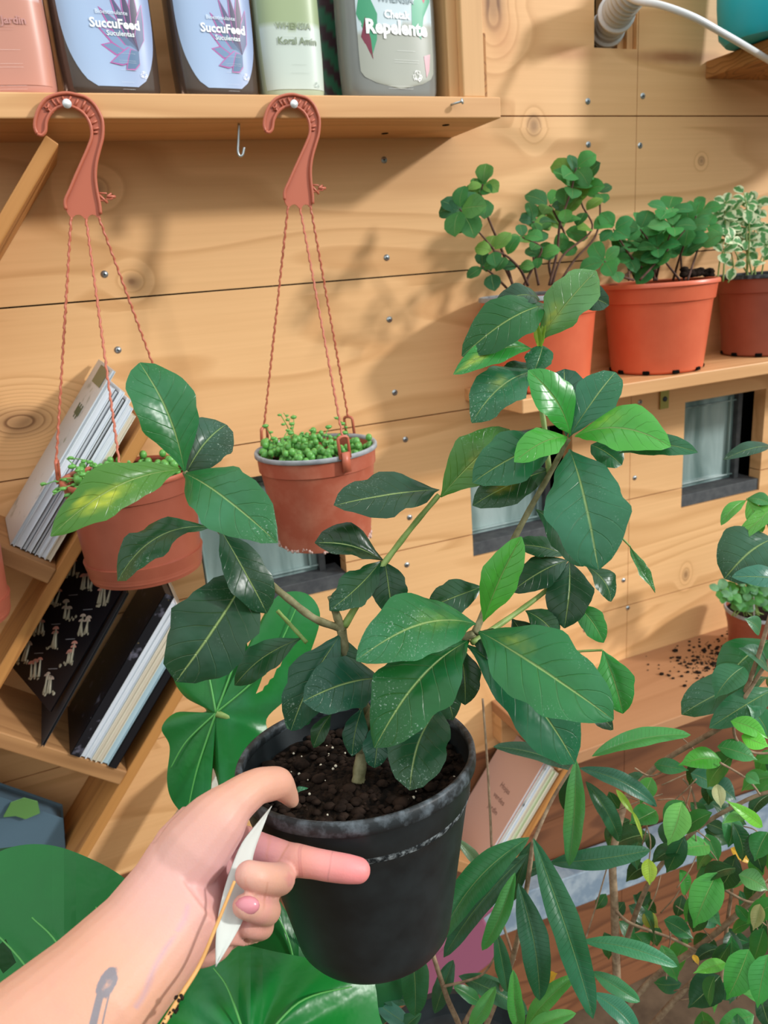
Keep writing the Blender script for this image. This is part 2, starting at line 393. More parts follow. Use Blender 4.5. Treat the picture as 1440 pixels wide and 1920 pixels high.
# windows
def glass_mat():
    m = mat('frosted_green_glass', '8fa5a2', .22, .6); g = NG(m); co = g.n('ShaderNodeTexCoord').outputs['Object']
    n = g.noise(g.mapping(co, (14, 1, 3)), 1.5, 3, .5, .6); g.l(g.ramp(n, [(.35, lin('5f7774')), (.55, lin('8ba19f')), (.7, lin('a5b9b8'))]), g.b.inputs['Base Color'])
    g.bump(g.noise(co, 60, 3), .3, .002); return m
gm = glass_mat()
for k, (x0, x1, z0, z1) in enumerate(OPEN[1:]):
    w = empty('window_%d' % (k+1), ((x0+x1)/2, 1.02, z0)); w['kind'] = 'structure'
    f = MB(); f.box(((x0+x1)/2, 1.028, z0+.011), (x1-x0, .05, .022)); f.box((x1-.027, 1.045, (z0+z1)/2), (.010, .03, z1-z0))
    adopt(f.build('window_frame', M['frame'], smooth=False, bevel=.001), w)
    p = MB(); p.box(((x0+x1)/2-.016, 1.047, (z0+z1)/2+.008), (x1-x0-.030, .012, z1-z0-.005))
    for zz in (z0+.03, z1-.02): p.box(((x0+x1)/2-.012, 1.038, zz), (x1-x0-.03, .006, .003))
    for xx in (x0+.008, x1-.044): p.box((xx, 1.038, (z0+z1)/2+.008), (.003, .006, z1-z0-.04))
    adopt(p.build('window_pane', gm, smooth=False, bevel=.001), w)
# slot behind the pipe
s = MB(); s.box((.838, 1.04, 1.88), (.014, .05, .19)); s.box((.847, 1.03, 1.88), (.010, .045, .19)); tag(s.build('trim_1', M['pinez'], smooth=False), kind='structure')
# pale painted ledge low on the wall
tr = MB(); tr.box((0, 0, 0), (1.5, .05, .075))
o = tr.build('trim_2', noisy('flaking_blue_paint', '77899a', '9aa7b2', 22, .7, .3, .3, (.42, .6)), smooth=False, bevel=.002, loc=(1.0, .965, .365), rot=(0, math.radians(4), 0)); tag(o, kind='structure')
# ================================================================== TOP SHELF
TS0, TS1, TSY = 1.669, 1.692, .876
top = empty('wall_shelf', (0.1, .94, TS1), 'pine wall shelf holding the spray bottles, with pots hung along its front', 'shelf')
board('shelf_board', (.05, (TSY+1)/2, (TS0+TS1)/2), (.99, 1-TSY, TS1-TS0), M['pine'], top)
a1 = atY(865, 175, .885).x; a2 = atY(905, 175, .885).x
board('upright', ((a1+a2)/2, .885, TS1+.2), (a2-a1, .012, .4), M['pinez'], top)
board('side_panel', (a1-.004, .945, TS1+.2), (.016, .108, .4), M['pinez'], top)
board('end_block', ((a2+.535)/2+.006, .955, TS1+.04), (.035, .07, .08), M['endg'], top)
board('back_strip', (a1-.03, .985, TS1+.22), (.015, .02, .36), M['pinez'], top)
hk = MB()
cpos = Vector((a1-.0125, .93, 1.72)); hk.tube([cpos, cpos+Vector((.002, 0, 0))], .004, 10)
adopt(hk.build('bolt_hole', M['void']), top)
for q in ((.43, .965), (.49, .915)):
    h = MB(); h.tube([(q[0], q[1], TS0-.0006), (q[0], q[1], TS0+.002)], .0045, 12); adopt(h.build('bolt_hole', M['void']), top)
# nail bent on the shelf front
def nail(px0, px1, Y, label):
    a = atY(*px0, Y); b = atY(*px1, Y-.012)
    o = empty('nail', a, label, 'nail'); m = MB(); m.tube([a, b], .0012, 8); adopt(m.build('shank', M['steel']), o)
    h = MB(); d = (b-a).normalized(); h.tube([b, b+d*.0012], .0032, 12); adopt(h.build('head', M['steel']), o)
nail((843, 197), (866, 190), TSY+.002, 'bent nail in the front edge of the top shelf, near its right end')
hookn = MB(); hp = [atY(x, y, .90) for x, y in ((448, 232), (447, 262), (446, 283), (449, 292), (455, 290), (458, 276))]
hookn.tube(spline(hp, 5), .0014, 8)
tag(hookn.build('screw_hook', M['steel']), 'small empty steel hook screwed under the top shelf between the two hanging pots', 'hook')
# screws in the planks
SCR = [((1102, 190), 'upper left of the square of four'), ((1205, 180), 'upper right of the square of four'),
 ((1103, 271), 'lower left of the square of four'), ((1200, 273), 'lower right of the square of four'),
 ((720, 300), 'in the shadow under the top shelf'), ((725, 483), 'just above a dark plank seam'), ((730, 599), 'just below a dark plank seam'),
 ((740, 736), 'halfway down, above the grey-rimmed pot'), ((760, 824), 'right of the grey pot rim'), ((768, 970), 'right of the grey-rimmed pot base'),
 ((763, 1059), 'beside a thin stem of the held plant'), ((196, 514), 'between the left pot cords'), ((221, 656), 'above the stacked magazines at left'),
 ((1200, 754), 'next to the brass bracket'), ((1190, 896), 'left of the right window'), ((1169, 1088), 'beside a thin curled leaf'),
 ((1177, 1140), 'under a thin curled leaf'), ((1097, 1181), 'lowest, near the big dark leaves')]
for (px, py), t in SCR:
    c = atY(px, py, 1.0); o = empty('wood_screw', c, 'zinc screw head in the wall, '+t, 'screw', 'screws in the plank wall')
    m = MB(); m.tube([(0, -.0006, 0), (0, .004, 0)], .0042, 16); m.build('head', M['steel'], o)
    m = MB(); m.box((0, -.0008, 0), (.0032, .0006, .0011)); m.box((0, -.0008, 0), (.0011, .0006, .0032)); m.build('recess', M['steeld'], o, smooth=False)
# ================================================================== BOTTLES
def sup(a, w, d, n=3.2):
    c, s_ = math.cos(a), math.sin(a); return (w*math.copysign(abs(c)**(2/n), c), d*math.copysign(abs(s_)**(2/n), s_))
def text_mesh(txt, size, bold=0):
    cu_ = bpy.data.curves.new('lettering', 'FONT'); cu_.body = txt; cu_.size = size; cu_.align_x = 'CENTER'; cu_.align_y = 'CENTER'; cu_.offset = bold; cu_.resolution_u = 2
    o = bpy.data.objects.new('lettering', cu_); COL.objects.link(o); bpy.context.view_layer.update()
    me = bpy.data.meshes.new_from_object(o.evaluated_get(bpy.context.evaluated_depsgraph_get())); bpy.data.objects.remove(o); return me
def bottle(x, y, w, d, h, rot, liquid, label, cat='bottle', texts=(), lab='', art=None, labfn=None, rough=.2, trans=0, shoulder=.62, alpha=1, ts=.62, group='spray bottles on the top shelf', cap='e9e9ea'):
    o = empty('spray_bottle', (x, y, TS1), lab, cat, group, rot=(0, 0, rot))
    prof = [(0, 0), (.80, 0), (.93, .012), (.97, .05), (1, .2), (1, .45), (.98, .6), (.90, .74), (.74, .86), (.52, .93), (.3, .97), (.22, 1.0)]
    pr = []
    for i in range(len(prof)-1):
        for k in range(3): pr.append((lerp(prof[i][0], prof[i+1][0], k/3), lerp(prof[i][1], prof[i+1][1], k/3)))
    pr.append(prof[-1])
    def rr(t):
        for i in range(len(pr)-1):
            if pr[i][1] <= t <= pr[i+1][1] and pr[i+1][1] > pr[i][1]: return lerp(pr[i][0], pr[i+1][0], (t-pr[i][1])/(pr[i+1][1]-pr[i][1]))
        return .22
    mb = MB(); seg = 48; vs = []; fs = []
    for r, z in pr:
        for k in range(seg):
            a = 2*math.pi*k/seg; X, Y_ = sup(a, w/2*r, d/2*min(1, r*1.05)); vs.append((X, Y_, z*h))
    for j in range(len(pr)-1):
        for k in range(seg):
            k2 = (k+1) % seg; fs.append((j*seg+k, j*seg+k2, (j+1)*seg+k2, (j+1)*seg+k))
    mb.add(vs, fs); body = mb.build('body', liquid, o)
    nk = MB(); nk.lathe([(.0, .0), (.014, 0), (.014, .02), (.017, .02), (.017, .045), (.012, .06), (0, .06)], 24); nk.build('cap', mat('cap_plastic', cap, .4), o, loc=(0, 0, h*.985), sharp=35)
    tg = MB(); tg.box((0, -.01, .075), (.02, .055, .02)); tg.box((0, -.04, .055), (.012, .006, .035)); tg.build('trigger', mat('trigger_plastic', cap, .4), o, smooth=False, bevel=.003, loc=(0, 0, h*.985))
    # front label wraps the body
    def surf(X, z, off):
        r = rr(z/h); ww = w/2*r; dd = d/2*min(1, r*1.05); n = 3.2
        q = min(abs(X)/ww, .985) if ww > 0 else .999
        return Vector((X, -dd*(1-q**n)**(1/n)-off, z))
    lb = MB(); nx, nz = 24, 30; z0, z1 = .004 if shoulder > .9 else .01, h*.88; vs = []; cols = []
    for j in range(nz+1):
        v = j/nz; z = lerp(z0, z1, v)
        hw = w/2*rr(z/h)*labfn(v)
        for i in range(nx+1):
            u = -1+2*i/nx; p = surf(u*hw, z, .0006); vs.append(p); cols.append(label(u, v*1.33))
    fs = [(j*(nx+1)+i, j*(nx+1)+i+1, (j+1)*(nx+1)+i+1, (j+1)*(nx+1)+i) for j in range(nz) for i in range(nx)]
    lb.add(vs, fs, 0, None, cols)
    lm = mat('label_print', 'ffffff', .35, .5); g = NG(lm); at = g.n('ShaderNodeAttribute'); at.attribute_name = 'tint'; g.l(at.outputs['Color'], g.b.inputs['Base Color'])
    lo = lb.build('front_label', lm, o)
    if art:
        for ai, (nm, poly, col) in enumerate(art):
            ab = MB(); 
            c0 = (sum(p[0] for p in poly)/len(poly), sum(p[1] for p in poly)/len(poly))
            rings = 5; vs = []; n = len(poly); fs = []
            for r_ in range(rings+1):
                for p in poly: vs.append(surf(lerp(c0[0], p[0], r_/rings)*w, lerp(c0[1], p[1], r_/rings)*h*.66, .0008+.00004*ai))
            for r_ in range(rings):
                for k in range(n): k2 = (k+1) % n; fs.append((r_*n+k, r_*n+k2, (r_+1)*n+k2, (r_+1)*n+k))
            ab.add(vs, fs); ab.build(nm, mat('print_'+nm, col, .4), lo)
    for (txt, size, X, Z, col, bold) in texts:
        me = text_mesh(txt, size, bold)
        for v_ in me.vertices: 
            p = surf(v_.co.x*ts+X*w, v_.co.y*ts+(Z*.55-.045)*h, .0016); v_.co = p
        to = bpy.data.objects.new('lettering', me); COL.objects.link(to); me.materials.clear(); me.materials.append(mat('ink', col, .4)); to.parent = lo
    return o
def oval(v): return (.42+.5*(1-abs((v-.45)/.45)**2.6)**.6 if v < .45 else .92)
def wide(v): return .985
def brown(name, c, alpha=.9): 
    m = mat(name, c, .12, .6); m.node_tree.nodes['Principled BSDF'].inputs['Transmission Weight'].default_value = .35; return m
H = .20
def xat(px, Y=.925): return atY(px, 130, Y).x
LB = lin('a9bfe0')
def succ_label(u, v): return mixc(lin('a8c0e2'), lin('8f9dc4'), max(0, min(1, .5*(u+.2)+.3*v)))
def succ_art():
    out = []
    def blade(nm, cx, cz, dx, dz, wd, col):
        L = math.hypot(dx, dz); nx, nz = -dz/L*wd, dx/L*wd
        pts = [(cx, cz), (cx+dx*.3+nx, cz+dz*.3+nz), (cx+dx*.65+nx*.9, cz+dz*.65+nz*.9), (cx+dx, cz+dz), (cx+dx*.65-nx*.6, cz+dz*.65-nz*.6), (cx+dx*.3-nx, cz+dz*.3-nz)]
        out.append((nm, pts, col))
    for (dx, dz, wd, col) in ((-.36, .03, .045, '6f8fb4'), (-.37, .14, .045, '7d9bc0'), (-.33, .26, .045, '5f7899'), (-.22, .36, .04, '4c5478'), (-.1, .42, .04, '39365a'), (.02, .44, .04, '35304e'), (-.3, -.08, .04, '7893bb'), (-.15, -.12, .05, '57779b'), (.1, .30, .04, '4a5b84')):
        blade('succulent_leaf', .26, .30, dx*1.04, dz*1.02, wd*1.25, 'b85fa8'); blade('succulent_leaf', .26, .30, dx*.97, dz*.97, wd*1.08, col)
    return out
def lines(z0, n, X, col, wch=26, size=.0034, step=.055):
    return [('—'*int(wch/3), size, X, z0-step*i, col, 0) for i in range(n)]
sucT = [('Bioestimulante', .0085, .04, .72, 'd9e6f2', .00008), ('SuccuFeed', .0185, .06, .635, 'f4f8fb', .0006), ('Suculentas', .0105, .10, .565, 'e6f0f4', .0002)]
sucT += lines(.42, 2, .13, 'dfe6f0') + lines(.35, 2, .13, 'dfe6f0') + [('♻', .011, .28, .26, 'ffffff', 0)] + lines(.2, 2, .1, 'dfe6f0', 20)
brn = brown('amber_plastic', '5b4a40')
bw = xat(300)-xat(112)
bottle((xat(108)+xat(298))/2, .925, bw*.98, .06, .215, .10, brn, succ_label, texts=sucT, art=succ_art(), labfn=oval, lab='dark bottle with pale blue succulent label, next to the pink bottle')
bottle((xat(308)+xat(492))/2, .925, bw*.90, .056, .215, .10, brn, succ_label, texts=sucT, art=succ_art(), labfn=oval, lab='dark bottle with pale blue succulent label, next to the green bottle')
def pink_label(u, v): return lin('c98d7b') if v < .56+.02*math.sin(u*5) else lin('f0e4ea')
bottle(xat(22), .925, xat(108)-xat(-60), .06, .215, -.1, mat('pink_plastic', 'c98f80', .2, .5), pink_label, texts=[('Insect Jardin', .0155, .0, .63, 'c58f88', .0004), ('WHENSIA', .014, .0, .82, 'c9a0a0', .0002)]+lines(.585, 2, 0, 'c9a0a0', 40, .003, .02)+lines(.42, 1, -.0, 'f3e3de', 40)+lines(.32, 2, 0, 'f3e3de', 40, .0034, .025)+lines(.16, 2, 0, 'f3e3de', 40, .0034, .025), labfn=wide, lab='pink bottle with a pale upper label band, cut by the photo left edge')
def green_label(u, v): return lin('c6d3cb') if v < .46-.02*math.cos(u*4) else lin('9fb088')
bottle((xat(478)+xat(598))/2+.002, .925, xat(600)-xat(482), .056, .215, -.03, mat('green_plastic', 'b3bfa4', .2, .5), green_label, texts=[('WHENSIA', .0145, .02, .68, '8d9b7d', .0002), ('Koral Amin', .0155, .06, .56, '7d8c70', .0003)]+lines(.60, 1, .05, 'e6eadb', 40)+lines(.37, 1, .05, '96a39c', 24)+lines(.30, 1, .05, '96a39c', 30)+[('♻', .01, .3, .2, '8a9a94', 0)], labfn=wide, lab='sage green bottle with a two-tone green and white label')
clear = mat('clear_plastic', 'b4b9b6', .1, .5); clear.node_tree.nodes['Principled BSDF'].inputs['Transmission Weight'].default_value = .55
def rep_label(u, v): return mixc(lin('c7d8df'), lin('a5a99f'), 1 if v < .48+.05*u else 0)
repart = [('floral_print', [(-.40, .60), (-.36, .74), (-.27, .72), (-.20, .60), (-.22, .42), (-.28, .30), (-.33, .45)], '3f9a72'), ('floral_print', [(-.37, .44), (-.32, .58), (-.28, .42), (-.27, .28)], '7d2f45'),
          ('floral_print', [(.16, .50), (.17, .68), (.28, .80), (.38, .86), (.39, .72), (.30, .60), (.26, .44)], '55ab88'), ('floral_print', [(.28, .74), (.33, .80), (.37, .76), (.31, .70)], 'c4526a'), ('floral_print', [(.28, .32), (.36, .34), (.34, .22), (.30, .16)], 'd8a9b2')]
clear2 = mat('smoky_plastic', '6f716c', .15, .5); clear2.node_tree.nodes['Principled BSDF'].inputs['Transmission Weight'].default_value = .3
bottle((xat(592, .955)+xat(676, .955))/2+.01, .973, .10, .040, .212, .12, clear2, lambda u, v: lin('4f3a42') if (math.sin(u*7+v*23) > 0) else lin('3f7a5e'), texts=[('Chetak', .011, 0, .66, 'e8efee', .0003)], labfn=oval, lab='smoky bottle with dark floral label, half hidden behind the clear repellent bottle')
bottle((xat(640, .915)+xat(815, .915))/2, .917, xat(815, .915)-xat(640, .915), .054, .213, .06, clear, rep_label, texts=[('WHENSIA', .012, .0, .93, '8da0a5', .0002), ('Chetak', .0125, .0, .80, 'fbfdfd', .0004), ('Repelente', .0225, .0, .69, 'fbfdfd', .0009)]+lines(.50, 1, .08, 'e9ecea')+lines(.42, 2, .08, 'e9ecea', 34, .0034, .02)+[('♻', .013, .19, .28, 'ffffff', .0002)]+lines(.19, 2, 0, 'e9ecea', 34, .0034, .02), ts=.86, art=repart, labfn=lambda v: .80*min(1, (v/.08)**.5 if v < .08 else 1), lab='clear bottle with green floral print, rightmost on the shelf')
# ================================================================== HANGING POTS
HOOK = [(210, 755), (225, 762), (240, 760), (256, 738), (260, 690), (277, 650), (302, 620), (340, 601), (380, 597), (420, 607), (465, 635), (495, 675), (512, 720), (515, 770), (500, 820), (470, 890), (430, 980), (392, 1070), (366, 1130), (370, 1180), (385, 1208),
        (400, 1225), (412, 1222), (425, 1210), (445, 1207), (462, 1216), (475, 1230), (492, 1232), (500, 1216), (515, 1207), (535, 1210), (548, 1224), (562, 1224), (566, 1205), (560, 1150), (546, 1080), (536, 1000), (541, 920), (560, 840), (577, 770), (577, 690), (560, 640), (530, 590), (482, 550), (430, 535), (375, 525), (310, 535), (258, 560), (220, 610), (200, 670), (196, 720)]
def bead_tint(): return mixc(lin('4f9140'), lin('86b964'), random.random())
def hanger(rim_px, hw_px, YP, nail_px, dx, dy, body, rimm, label, bot_r, h, strings, nlabel, saucer, bag, seed):
    rnd = random.Random(seed)
    c = atY(rim_px[0], rim_px[1], YP); R = hw_px
    o = empty('hanging_pot', c, label, 'hanging pot', 'hanging pots under the top shelf')
    pot = MB(); prof = [(0, -h+.004), (bot_r-.004, -h+.004), (bot_r, -h), (bot_r+.001, -h+.004)]
    for k in range(8): t = (k+1)/8; prof.append((lerp(bot_r, R*.93, t), -h+(h-.022)*t))
    prof += [(R*.955, -.021), (R*.965, -.003)]
    pot.lathe(prof, 64); pot.lathe([(R*.965, -.003), (R*.93, -.003), (R*.90, -.024), (bot_r*.9, -h+.01)], 64)
    p_ = pot.build('pot', body, None, sharp=40); p_.parent = o
    rm = MB(); rm.lathe([(R*.935, 0), (R*.99, .0012), (R, 0), (R, -.004), (R*.965, -.005), (R*.935, -.003)], 64, closed=True); rm.build('rim', rimm, p_)
    so = MB(); so.lathe([(0, -.014), (R*.93, -.016)], 40); so.build('soil', M['soil'], o)
    if saucer:
        s_ = MB(); s_.lathe([(0, -h-.004), (bot_r-.001, -h-.004), (bot_r+.0035, -h+.018), (bot_r+.001, -h+.018), (bot_r+.0005, -h)], 64); s_.build('saucer', body, o, sharp=40)
    if not saucer:
        lc = MB(); rl = random.Random(8)
        for k in range(150):
            a = rl.uniform(0, 6.283); lc.ball(((bot_r+.0006)*math.cos(a), (bot_r+.0006)*math.sin(a), -h+abs(rl.gauss(0, .003))), rl.uniform(.0008, .0022), 5, 4, (1, 1, 1.2))
        lc_ = lc.build('lime_crust', mat('lime_crust', 'c9aaa0', .8), p_); lc_['kind'] = 'stuff'
    # hook: flat plate with raised edge and honeycomb
    YH = TSY-.006
    def HP(x, y, Y=YH): return atY(x/3, y/3, Y)-atY(125, 200, YH)+atY(*nail_px, YH)+Vector((dx, 0, dy))-c
    pts = [HP(x, y) for x, y in HOOK]
    # smooth outline
    me = MB(); n = len(pts); th = .0022
    bm = bmesh.new(); vsb = [bm.verts.new(p) for p in pts]
    for tri in tessellate_polygon([[Vector((p.x, p.z, 0)) for p in pts]]): bm.faces.new([vsb[i] for i in tri])
    ex = bmesh.ops.extrude_face_region(bm, geom=bm.faces[:])
    for v_ in ex['geom']:
        if isinstance(v_, bmesh.types.BMVert): v_.co.y += th
    bmesh.ops.recalc_face_normals(bm, faces=bm.faces[:])
    hm = bpy.data.meshes.new('hook'); bm.to_mesh(hm); bm.free(); hm.materials.append(M['hook'])
    ho = bpy.data.objects.new('hook', hm); COL.objects.link(ho); ho.parent = o
    ed = MB(); lp = pts[:20]; l2 = pts[33:]+pts[:1]
    ed.tube([p+Vector((0, -.0015, 0)) for p in spline(lp, 3)], .0016, 8); ed.tube([p+Vector((0, -.0015, 0)) for p in spline(l2, 3)], .0016, 8)
    cells = [(250, 600, 300, 640), (275, 585, 262, 625), (318, 555, 335, 590), (350, 545, 372, 585), (400, 545, 372, 585), (440, 560, 420, 600), (480, 570, 460, 612), (505, 600, 482, 640), (530, 640, 500, 665), (545, 680, 512, 700), (555, 720, 520, 730), (550, 745, 520, 748), (290, 560, 318, 600)]
    for x0, y0, x1, y1 in cells: ed.tube([HP(x0, y0)-Vector((0, .0012, 0)), HP(x1, y1)-Vector((0, .0012, 0))], .0011, 6)
    # small arrow catch on the side
    ar = [(545, 1085), (600, 1088), (600, 1105), (625, 1088), (650, 1107), (625, 1120), (600, 1118), (605, 1142), (590, 1130), (575, 1128), (552, 1128)]
    ap = [HP(x, y) for x, y in ar]; ed.tube(ap+[ap[0]], .0009, 6); ed.tube([ap[0], ap[7]], .0014, 6); ed.tube([ap[2], ap[4]], .0016, 6)
    ed.build('hook_rib', M['hook'], ho)
    # the three cords
    tops = [(400, 1222), (484, 1230), (556, 1222)]
    for (tx, ty), ang in zip(tops, strings):
        a = HP(tx, ty)+Vector((0, .001, 0))
        e_ = Vector((R*.985*math.cos(ang), R*.985*math.sin(ang), .022))
        m = MB(); N = 110; pp = []; rr_ = []
        for k in range(N+1):
            t = k/N; q = a.lerp(e_, t); pp.append(q+Vector((.0005*math.cos(t*150), .0005*math.sin(t*150), 0))); rr_.append(.00125+.00035*math.sin(t*300))
        m.tube(pp, rr_, 6); co_ = m.build('cord', M['hook'], o)
        cl = MB(); t_ = Vector((-math.sin(ang), math.cos(ang), 0)); rad = Vector((math.cos(ang), math.sin(ang), 0))
        lo = [e_+t_*(.006*math.cos(k/10*math.pi))+Vector((0, 0, .003*math.sin(k/10*math.pi)-.003)) for k in range(11)]
        lo = [e_+t_*.006+Vector((0, 0, -.024))+rad*.002]+lo+[e_-t_*.006+Vector((0, 0, -.024))+rad*.002]
        cl.tube(lo, .0018, 8)
        if ang == strings[1]: cl.box(e_+Vector((0, 0, -.028))+rad*.003, (.004, .009, .022), R=Matrix.Rotation(ang, 3, 'Z'))
        cl.build('clip', M['hook'], co_)
    # trailing bead foliage
    fo = MB(); cnt = 260
    for k in range(cnt):
        a = rnd.uniform(0, 6.283); r = R*.9*math.sqrt(rnd.random())
        if not bag(a, r/R): continue
        s_ = rnd.uniform(.0030, .0046); z = rnd.uniform(-.010, .008)
        fo.ball((r*math.cos(a), r*math.sin(a), z), s_, 8, 6, (1, 1, 1.15))
    fo.build('bead_foliage', [M['bead']], o)
    for k in range(11 if not saucer else 9):
        sp_ = MB()
        a = rnd.uniform(0, 6.283) if not saucer else rnd.uniform(2.3, 4.2)
        r = R*rnd.uniform(.3, .85); p = Vector((r*math.cos(a), r*math.sin(a), 0)); hgt = rnd.uniform(.015, .042); d = Vector((rnd.uniform(-.02, .02), rnd.uniform(-.01, .01), hgt))
        if saucer: d = Vector((-rnd.uniform(.01, .04), rnd.uniform(-.02, .02), rnd.uniform(-.012, .035)))
        q = [p, p+d*.5+Vector((rnd.uniform(-.006, .006), 0, .003)), p+d]; sp = spline(q, 4); sp_.tube(sp, .0006, 5)
        for s2 in sp[3::2]: sp_.ball(s2+Vector((rnd.uniform(-.003, .003), 0, rnd.uniform(-.002, .002))), rnd.uniform(.0018, .0034), 7, 5, (1.3, .8, .7))
        sp_.build('sprig', [M['bead']], o)
    # nail it hangs from
    a = atY(*nail_px, TSY); nl = empty('nail', a, nlabel, 'nail', 'nails holding the hanging pots')
    m = MB(); m.tube([a+Vector((0, .01, 0)), a+Vector((0, -.012, 0))], .0016, 8); adopt(m.build('shank', M['nailw']), nl)
    m = MB(); m.tube([a+Vector((0, -.012, 0)), a+Vector((0, -.0135, 0))], .0042, 14); adopt(m.build('head', M['nailw']), nl)
hanger((243, 884), .0705, .868-.03, (125, 200), 0, 0, M['terra'], M['terra3'], 'left hanging pot, brown terracotta plastic with a saucer, behind a big upright leaf', .060, .108,
       [math.radians(172), math.radians(-100), math.radians(28)], 'pale nail in the shelf front holding the left hanging pot', True, lambda a, r: (math.cos(a) < -.2 or r > .55) and random.random() < .6, 3)
hanger((592, 838), .0715, .868-.03, (545, 200), 0, 0, M['terra3'], M['rimg'], 'hanging pot with a pale grey rim, full of green bead-like succulent', .055, .112,
       [math.radians(130), math.radians(-82), math.radians(35)], 'pale nail in the shelf front holding the right hanging pot', False, lambda a, r: not (math.cos(a) > .5 and math.sin(a) > -.2), 5)
hanger((-152, 975), .0705, .868-.03, (-345, 200), 0, 0, M['terra'], M['terra3'], 'hanging pot almost wholly outside the photo left edge, only its right side showing', .060, .108,
       [math.radians(172), math.radians(-100), math.radians(28)], 'pale nail holding the hanging pot that is cut off by the left edge', True, lambda a, r: random.random() < .4, 9)
# ================================================================== POTS ON THE RIGHT SHELF
RS1, RSY = 1.331, .845
rs = empty('pot_shelf', (.9, .92, RS1), 'pine wall shelf carrying the row of terracotta-coloured pots of small-leaved plants', 'shelf')
sx0 = atY(1012, 620, .918).x-.078
board('shelf_board', ((sx0+1.55)/2, (RSY+1)/2, RS1-.0095), (1.55-sx0, 1-RSY, .019), M['pine'], rs)
m = MB(); bx = atY(1243, 750, 1.0).x; m.box((bx, .997, RS1-.05), (.018, .003, .065)); m.box((bx, .955, RS1-.0205), (.018, .085, .0025)); adopt(m.build('bracket', M['brass'], smooth=False, bevel=.0006), rs)
m = MB(); m.tube([(bx, .9945, RS1-.066), (bx, .997, RS1-.066)], .0045, 12); adopt(m.build('bracket_screw', M['steeld']), rs)
def pot(c, R, h, bot, body, rimm, name, label, cat, band=.028, lip=.004, group=None, feet=True, soilz=-.012, soil=True):
    o = empty(name, c, label, cat, group)
    mb = MB(); prof = [(0, .004), (bot-.006, .004), (bot-.003, 0), (bot, .003)]
    for k in range(6): t = (k+1)/6; prof.append((lerp(bot, R*.90, t), .003+(h-band-.003)*t))
    prof += [(R*.935, h-band+.001), (R*.965, h-.006)]
    mb.lathe(prof, 72); mb.lathe([(R*.955, h-.004), (R*.90, h-.03), (bot*.9, .01)], 72)
    p_ = mb.build('pot', body, o, sharp=35)
    rm = MB(); rm.lathe([(R*.945, h-.001), (R*.985, h), (R, h-.002), (R, h-.006), (R*.96, h-.0065), (R*.945, h-.004)], 72, closed=True); rm.build('rim', rimm, p_, sharp=50)
    if feet:
        for k in range(10):
            a = 2*math.pi*k/10; n_ = MB(); n_.box((bot*math.cos(a)*1.003, bot*math.sin(a)*1.003, .003), (.004, .010, .005), R=Matrix.Rotation(a, 3, 'Z')); n_.build('drain_notch', M['void'], p_, smooth=False, bevel=.001)
    if soil:
        so = MB(); so.lathe([(0, h+soilz+.004), (R*.5, h+soilz+.002), (R*.92, h+soilz)], 40); so.build('soil', M['soil'], o)
    return o
def bush(o, c, stems, foliage_mat, stem_mat, leafcols, size, seed, extra=()):
    """stems: list of (list of world points, radius, leaf nodes)"""
    rnd = random.Random(seed); sm = MB(); fm = MB()
    for pts, r, nodes, sz in stems:
        sp = [Vector(p)-c for p in spline(pts, 6)]; N = len(sp)
        sm.tube(sp, [r*(1-.45*i/N) for i in range(N)], 6)
        for (t, cnt) in nodes:
            p = sp[min(N-1, int(t*(N-1)))]; a0 = rnd.uniform(0, 3.14)
            for k in range(cnt):
                a = a0+2*math.pi*k/max(cnt, 1)+rnd.uniform(-.3, .3); el = rnd.uniform(-.15, .55)
                L = size*sz*rnd.uniform(.75, 1.15)
                if k == 0: NN = Vector((-.35+rnd.uniform(-.45, .45), -.62+rnd.uniform(-.2, .35), .62+rnd.uniform(-.35, .3))).normalized(); T1 = NN.orthogonal().normalized(); T2 = NN.cross(T1)
                d = (T1*math.cos(a)+T2*math.sin(a)+NN*rnd.uniform(-.1, .3)).normalized(); n = NN
                col = rnd.choice(leafcols); leaf(fm, p+d*L*.08, p+d*L*1.0, L*rnd.uniform(.66, .86), n, mixc(col, rnd.choice(leafcols), rnd.random()*.5), shape='round' if rnd.random() < .75 else 'broad', sag=.1, cup=.16, nu=4, nv=7, wave=.02, pucker=.02, lat=4)
    for (b, t, w, col, shp) in extra:
        leaf(fm, Vector(b)-c, Vector(t)-c, w, Vector((-.2, -.9, .5)), col, shape=shp, sag=.08, cup=.14, nu=6, nv=9, pucker=.02, lat=5, wave=.02)
    sm.build('stem', stem_mat, o); fm.build('foliage', foliage_mat, o)
YB = .918
cB = atY(1232, 620, YB); cB.z = RS1+.001
cA = Vector((atY(1012, 620, YB).x, YB, RS1+.001)); cC = Vector((atY(1428, 620, .93).x, .925, RS1+.001))
def S(pp, Y0, Y1): n = len(pp)-1; return [atY(x, y, lerp(Y0, Y1, i/max(n, 1))) for i, (x, y) in enumerate(pp)]
greens = [lin('3a9050'), lin('489f52'), lin('3f8a54'), lin('32783f'), lin('62ad66')]
pA = pot(cA, .083, .127, .067, M['terra2'], M['rimg'], 'potted_herb', 'terracotta-coloured pot with grey rim and the tallest, leggy small-leaved plant, behind the held plant', 'potted plant', group='pots on the right wall shelf')
